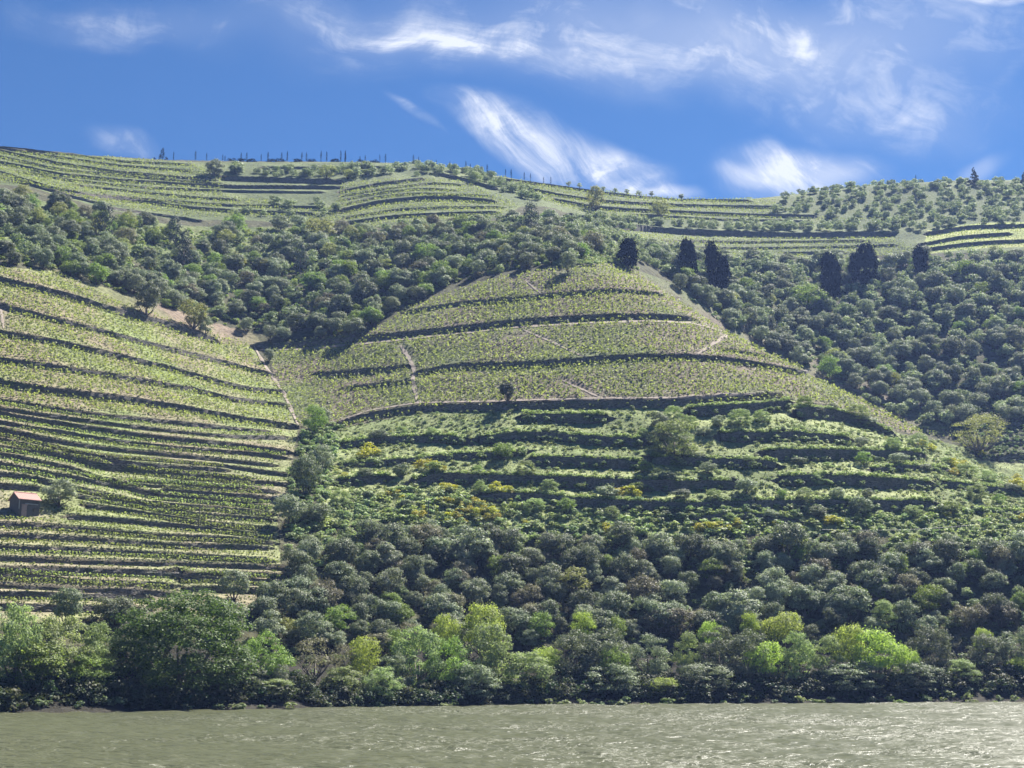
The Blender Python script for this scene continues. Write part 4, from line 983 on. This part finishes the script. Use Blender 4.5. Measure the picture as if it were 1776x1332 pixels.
for u, v, w in BR:
    x, y, z = cast(u, v + 3, ZG); ww = w * 1.0 * y / 2440 * 1.1; plant('broom', x, y, z + .1, max(1.0, ww * .7), ww, 'broom_bush', BRL(u, v), 'broom bush', 'yellow broom bushes on the old terraces', parts=False)

# ------------------------------------------------------------------ vines
vs = []
def vine_leaves(X, Y, Z, n, size, hr, spread, r):
    N = len(X); c = np.stack([np.repeat(X, n), np.repeat(Y, n), np.repeat(Z, n)], 1)
    c[:, 0] += r.normal(0, spread, N * n); c[:, 1] += r.normal(0, spread, N * n); c[:, 2] += r.uniform(*hr, N * n)
    nn = r.normal(0, .7, (N * n, 3)) + np.array([0, 0, .8]); return leaf_quads(c, nn, r.uniform(.6, 1.3, N * n) * size, r)
def vineyard(poly, dx, dz, seed, n, size, hr, spread, ymin, ymax, wob=.25, drop=.12, clear_lines=None, patch=.35):
    """vines on contour rows: walk each column of ground and set one wherever the ground crosses a row level"""
    if min(p[0] for p in poly) > -150 and max(p[0] for p in poly) < 1900: poly = ext(poly)
    r = np.random.default_rng(seed); us = [p[0] for p in poly]; t0, t1 = ray_tw(min(us), 600)[0], ray_tw(max(us), 600)[0]
    ym = (ymin + ymax) / 2; X_, Y_ = [], []
    for t in np.arange(t0, t1, dx / ym):
        ys = np.arange(ymin, ymax, .35); x = t * ys; z = base_z(x, ys) + (vnoise(x, ys, 25, seed, 2) - .5) * 3
        k = np.nonzero(np.floor(z[1:] / dz) != np.floor(z[:-1] / dz))[0]
        X_.append(x[k] + r.normal(0, wob, len(k))); Y_.append(ys[k] + r.normal(0, wob * .8, len(k)))
    X = np.concatenate(X_); Y = np.concatenate(Y_); Zt = ground(X, Y); u, v = project(X, Y, base_z(X, Y))
    m = in_poly(u, v, poly) & (r.random(len(X)) > drop) & (vnoise(X, Y, 10, seed + 5, 3) > patch)
    for a, b, rad in OCC: m &= (X - a) ** 2 + (Y - b) ** 2 > (rad * .5) ** 2
    for P in clear_lines or []:
        for q in P[::2]: m &= (X - q[0]) ** 2 + (Y - q[1]) ** 2 > 1.3 ** 2
    X, Y, Zt = X[m], Y[m], Zt[m]; vs.append(vine_leaves(X, Y, Zt, n, size, hr, spread, r)); return len(X)
PATHS = [(1.9,[(450,607),(520,606),(590,600),(691,590),(793,579),(894,568),(1029,560),(1131,557),(1200,561),(1262,577)]), (1.1,[(600,726),(641,712),(725,699),(826,697),(928,694),(1060,691),(1190,690),(1311,683)]), (1.3,[(695,600),(708,620),(718,640),(716,660),(725,701)]), (1.0,[(904,571),(960,595),(1022,624)]), (.9,[(975,660),(1010,676),(1045,692)]), (1.3,[(1206,617),(1240,595),(1272,574)]),
         (.8,[(911,487),(941,512)]), (1.2,[(440,600),(463,640),(493,684),(519,742)]), (.8,[(0,532),(3,545),(6,570)])]
path_world = []
for w, px in PATHS:
    P = []
    for (a, b), (c, d) in zip(px[:-1], px[1:]):
        for k in np.linspace(0, 1, 9)[:-1]: P.append(cast(a + (c - a) * k, b + (d - b) * k, ZG))
    P.append(cast(*px[-1], ZG)); path_world.append((w, np.array(P)))
pl = [P for _, P in path_world]
VA = [(-20,452),(100,474),(200,522),(300,562),(430,598),(463,645),(490,690),(510,742),(440,742),(300,728),(0,690),(-20,690)]
nv = [vineyard(VA, 1.0, .85, 51, 7, .25, (.25, .95), .22, 270, 410, patch=.22, drop=.06, clear_lines=pl),
      vineyard(POLY['B'], 1.0, .9, 52, 7, .25, (.25, 1.0), .22, 320, 452, patch=.22, drop=.06, clear_lines=pl),
      vineyard([(-20,250),(330,284),(385,300),(385,340),(470,350),(560,372),(600,395),(430,378),(330,378),(180,357),(60,322),(-20,302)], 1.0, 1.7, 53, 6, .28, (.3, 1.1), .3, 440, 605, .12, patch=.22),
      vineyard([(590,320),(740,310),(800,315),(905,358),(860,376),(600,397),(560,372),(590,345)], 1.0, 1.7, 54, 6, .28, (.3, 1.1), .3, 490, 625, .12, patch=.22),
      vineyard([(860,308),(1030,333),(1345,347),(1350,375),(1540,382),(1100,384),(980,362),(930,345)], 1.1, 1.8, 55, 6, .29, (.3, 1.1), .3, 560, 700, .12, patch=.25),
      vineyard([(1060,400),(1190,412),(1550,412),(1600,436),(1500,452),(1300,452),(1130,432)], 1.1, 1.6, 56, 6, .28, (.3, 1.1), .3, 470, 625, .12, patch=.25),
      vineyard(POLY['G'], 1.4, 1.6, 57, 4, .3, (.2, .6), .3, 580, 640, .12, patch=.3)]
V = np.concatenate([a[0] for a in vs]); offs = np.cumsum([0] + [len(a[0]) for a in vs[:-1]]); Qv = np.concatenate([a[1] + o for a, o in zip(vs, offs)])
tag(link('grapevines', mesh_np('grapevines', V, Qv, M['vine'])), 'spring green grapevines covering the upper terraces', 'grapevines', kind='stuff')
print('vines', nv)
# grass tussocks between the vines and on terrace treads (stuff)
def grass():
    r = np.random.default_rng(77); Xs = []
    for key, n in (('A', 26000), ('B', 12000), ('D', 12000), ('S', 16000)):
        z = Z_[key]; ii, jj = np.nonzero(z); k = r.integers(0, len(ii), n); Xs.append((XX[ii[k], jj[k]] + r.normal(0, .2, n), YY[ii[k], jj[k]] + r.normal(0, .2, n)))
    X = np.concatenate([a[0] for a in Xs]); Y = np.concatenate([a[1] for a in Xs]); Zt = ground(X, Y); n = len(X)
    c = np.repeat(np.stack([X, Y, Zt], 1), 2, 0); c[:, 2] += .1; nn = r.normal(0, .6, (2 * n, 3)) + np.array([0, 0, .6])
    return leaf_quads(c, nn, r.uniform(.08, .26, 2 * n), r)
m_grass = foliage('grass_blades', (.10, .12, .045), (.21, .22, .10), .35)
gV, gQ = grass(); tag(link('grass', mesh_np('grass', gV, gQ, m_grass)), 'short spring grass between the vines', 'grass', kind='stuff')
# traced vine rows, one thing each
allr = sorted(range(len(row_world)), key=lambda i: np.mean([p[1] for p in ROWS[i]]))
for n_, i in enumerate(allr):
    P = row_world[i]; r = np.random.default_rng(200 + i); s = np.arange(0, len(P) - 1, .62); k = s.astype(int)
    Q_ = P[k] + (P[k + 1] - P[k]) * (s % 1)[:, None]; gp = np.ones(len(Q_), bool); Q_ = Q_[gp]
    Zt = ground(Q_[:, 0], Q_[:, 1] + .25)
    Vr, Qr = vine_leaves(Q_[:, 0], Q_[:, 1] + .25, Zt, 13, .165, (.25, .95), .16, r)
    tag(link('vine_row', mesh_np('vine_row', Vr, Qr, M['vine'])), f"sunlit vine row on the narrow left terraces, {ORD[n_]} row from the top", 'vine row', 'vine rows on the narrow terraces')
# ------------------------------------------------------------------ paths
for i, (w, P) in enumerate(path_world):
    T = np.gradient(P[:, :2], axis=0); T /= np.linalg.norm(T, axis=1)[:, None] + 1e-9; Nn = np.stack([-T[:, 1], T[:, 0]], 1); rows = []
    for f in (-1, -.33, .33, 1):
        ta_ = np.clip(np.minimum(np.arange(len(P)), np.arange(len(P))[::-1]) / 5 + .3, 0, 1)[:, None]; XY = P[:, :2] + Nn * f * w / 2 * .75 * ta_ * (1 + .3 * np.sin(np.arange(len(P)) * 1.7)[:, None]); rows.append(np.column_stack([XY, ground(XY[:, 0], XY[:, 1]) + .14]))
    V = np.array(rows).reshape(-1, 3); n = len(P); q = [(k * n + j, k * n + j + 1, (k + 1) * n + j + 1, (k + 1) * n + j) for k in range(3) for j in range(n - 1)]
    tag(link('path', mesh_np('path', V, np.array(q), M['path'])), 'pale trodden path between the vines', kind='structure')

# ------------------------------------------------------------------ stone hut, pole, cable
def hut():
    x, y, z = cast(36, 893, ZG); e = bpy.data.objects.new('stone_hut', None); col.objects.link(e); e.location = (x, y + 1.5, z - .3); e.rotation_euler = (0, 0, R(46))
    tag(e, 'small dark stone hut with red roof on the left terraces', 'hut')
    w, d, h, g = 3.7, 3.6, 3.0, 1.15
    V = [(-w/2,-d/2,0),(w/2,-d/2,0),(w/2,d/2,0),(-w/2,d/2,0),(-w/2,-d/2,h),(w/2,-d/2,h),(w/2,d/2,h),(-w/2,d/2,h),(-w/2,0,h+g),(w/2,0,h+g)]
    Fs = [(0,1,5,4),(2,3,7,6),(3,0,4,8,7),(1,2,6,9,5),(0,3,2,1),(4,5,9,8),(6,7,8,9)]
    link('wall', mesh_py('wall', V, Fs, M['hutwall']), e)
    parts = []; ov = .28; nn = 12
    for s in (-1, 1):                       # two roof slopes of corrugated tile rows
        for k in range(nn):
            xa = -w/2 - ov + (w + 2*ov) * k / nn; xb = xa + (w + 2*ov) / nn * .92; zr = h + g + .10; ze = h + .10 - ov * g / (d/2); ye = s * (d/2 + ov)
            a = [(xa,0,zr),(xb,0,zr),(xb,ye,ze),(xa,ye,ze)]; xm = (xa + xb) / 2
            Vv = [(xa,0,zr),(xm,0,zr+.07),(xb,0,zr),(xb,ye,ze),(xm,ye,ze+.07),(xa,ye,ze),(xa,0,zr-.08),(xb,0,zr-.08),(xb,ye,ze-.08),(xa,ye,ze-.08)]
            parts.append((Vv, [(0,1,4,5),(1,2,3,4),(6,9,8,7),(0,5,9,6),(2,7,8,3),(5,4,3,8,9),(0,6,7,2,1)]))
    parts.append(tube([(-w/2-ov,0,h+g+.13),(w/2+ov,0,h+g+.13)], [.11,.11], 6))
    v, f = join(parts); link('roof', mesh_py('roof', v, f, M['roof']), e)
    v, f = join([box(-.95,-d/2-.05,1.0,.95,.08,1.9), box(-.95,-d/2-.1,2.02,1.15,.14,.14)]); dr = link('door', mesh_py('door', v, f, M['door']), e)
    v, f = box(-.62,-d/2-.12,1.0,.06,.05,.16); link('handle', mesh_py('handle', v, f, M['wood']), dr)
    v, f = box(.35,-d/2-.06,2.2,2.4,.12,.16); link('ledge', mesh_py('ledge', v, f, M['trim']), e)
    v, f = box(-w/2-.02,-d/2-.02,2.1,.12,.12,1.7); link('corner_pipe', mesh_py('corner_pipe', v, f, M['trim']), e)
    wn = link('window', mesh_py('window', *box(1.1,-d/2-.02,1.2,.6,.06,.6), M['wood']), e)
hut()
def pole(u, vb, vt, lab):
    x, y, z = cast(u, vb, ZG); h = (vb - vt) * y / 2440; e = bpy.data.objects.new('utility_pole', None); col.objects.link(e); e.location = (x, y, z - .3); tag(e, lab, 'pole')
    v, f = tube([(0,0,0),(.05,0,h*.5),(.12,0,h+.3)], [.13,.11,.08], 8); link('post', mesh_py('post', v, f, M['wood']), e)
    v, f = join([box(.12,0,h+.05,.9,.08,.08), tube([(-.25,0,h+.1),(-.25,0,h+.25)],[.04,.04],6), tube([(.5,0,h+.1),(.5,0,h+.25)],[.04,.04],6)]); link('crossarm', mesh_py('crossarm', v, f, M['wood']), e)
pole(344, 918, 856, 'thin leaning wooden pole among the left vine rows')
pole(742, 905, 868, 'short wooden pole among the yellow broom bushes')
a = cast(1426, 930, ZG); b = cast(1700, 925, ZG); a[2] += 1.4; b[2] += 1.9
v, f = tube([a + (b - a) * k + np.array([0, 0, -1.0 * math.sin(math.pi * k)]) * .6 for k in np.linspace(0, 1, 12)], [.016] * 12, 5)
tag(link('cable', mesh_py('cable', v, f, M['wire'])), 'thin pale cable strung above the scrub, lower right terraces', 'cable')

# ------------------------------------------------------------------ haze
hv, hf = box(0, 560, 153, 1500, 1300, 312)       # z -3 .. 309; wholly below the sky
mh, t = new_mat('haze_air'); pv = t.n('ShaderNodeVolumePrincipled'); pv.inputs['Density'].default_value = HAZE_DENSITY; pv.inputs['Color'].default_value = HAZE_COLOR + (1,); pv.inputs['Anisotropy'].default_value = .2
o = t.n('ShaderNodeOutputMaterial'); t.put(o.inputs['Volume'], pv.outputs[0])
hz = link('haze', mesh_py('haze', [(x, y, z - 1.6) for x, y, z in hv], hf, mh)); tag(hz, 'thin bluish air over the valley', 'haze', kind='stuff')
print('done')
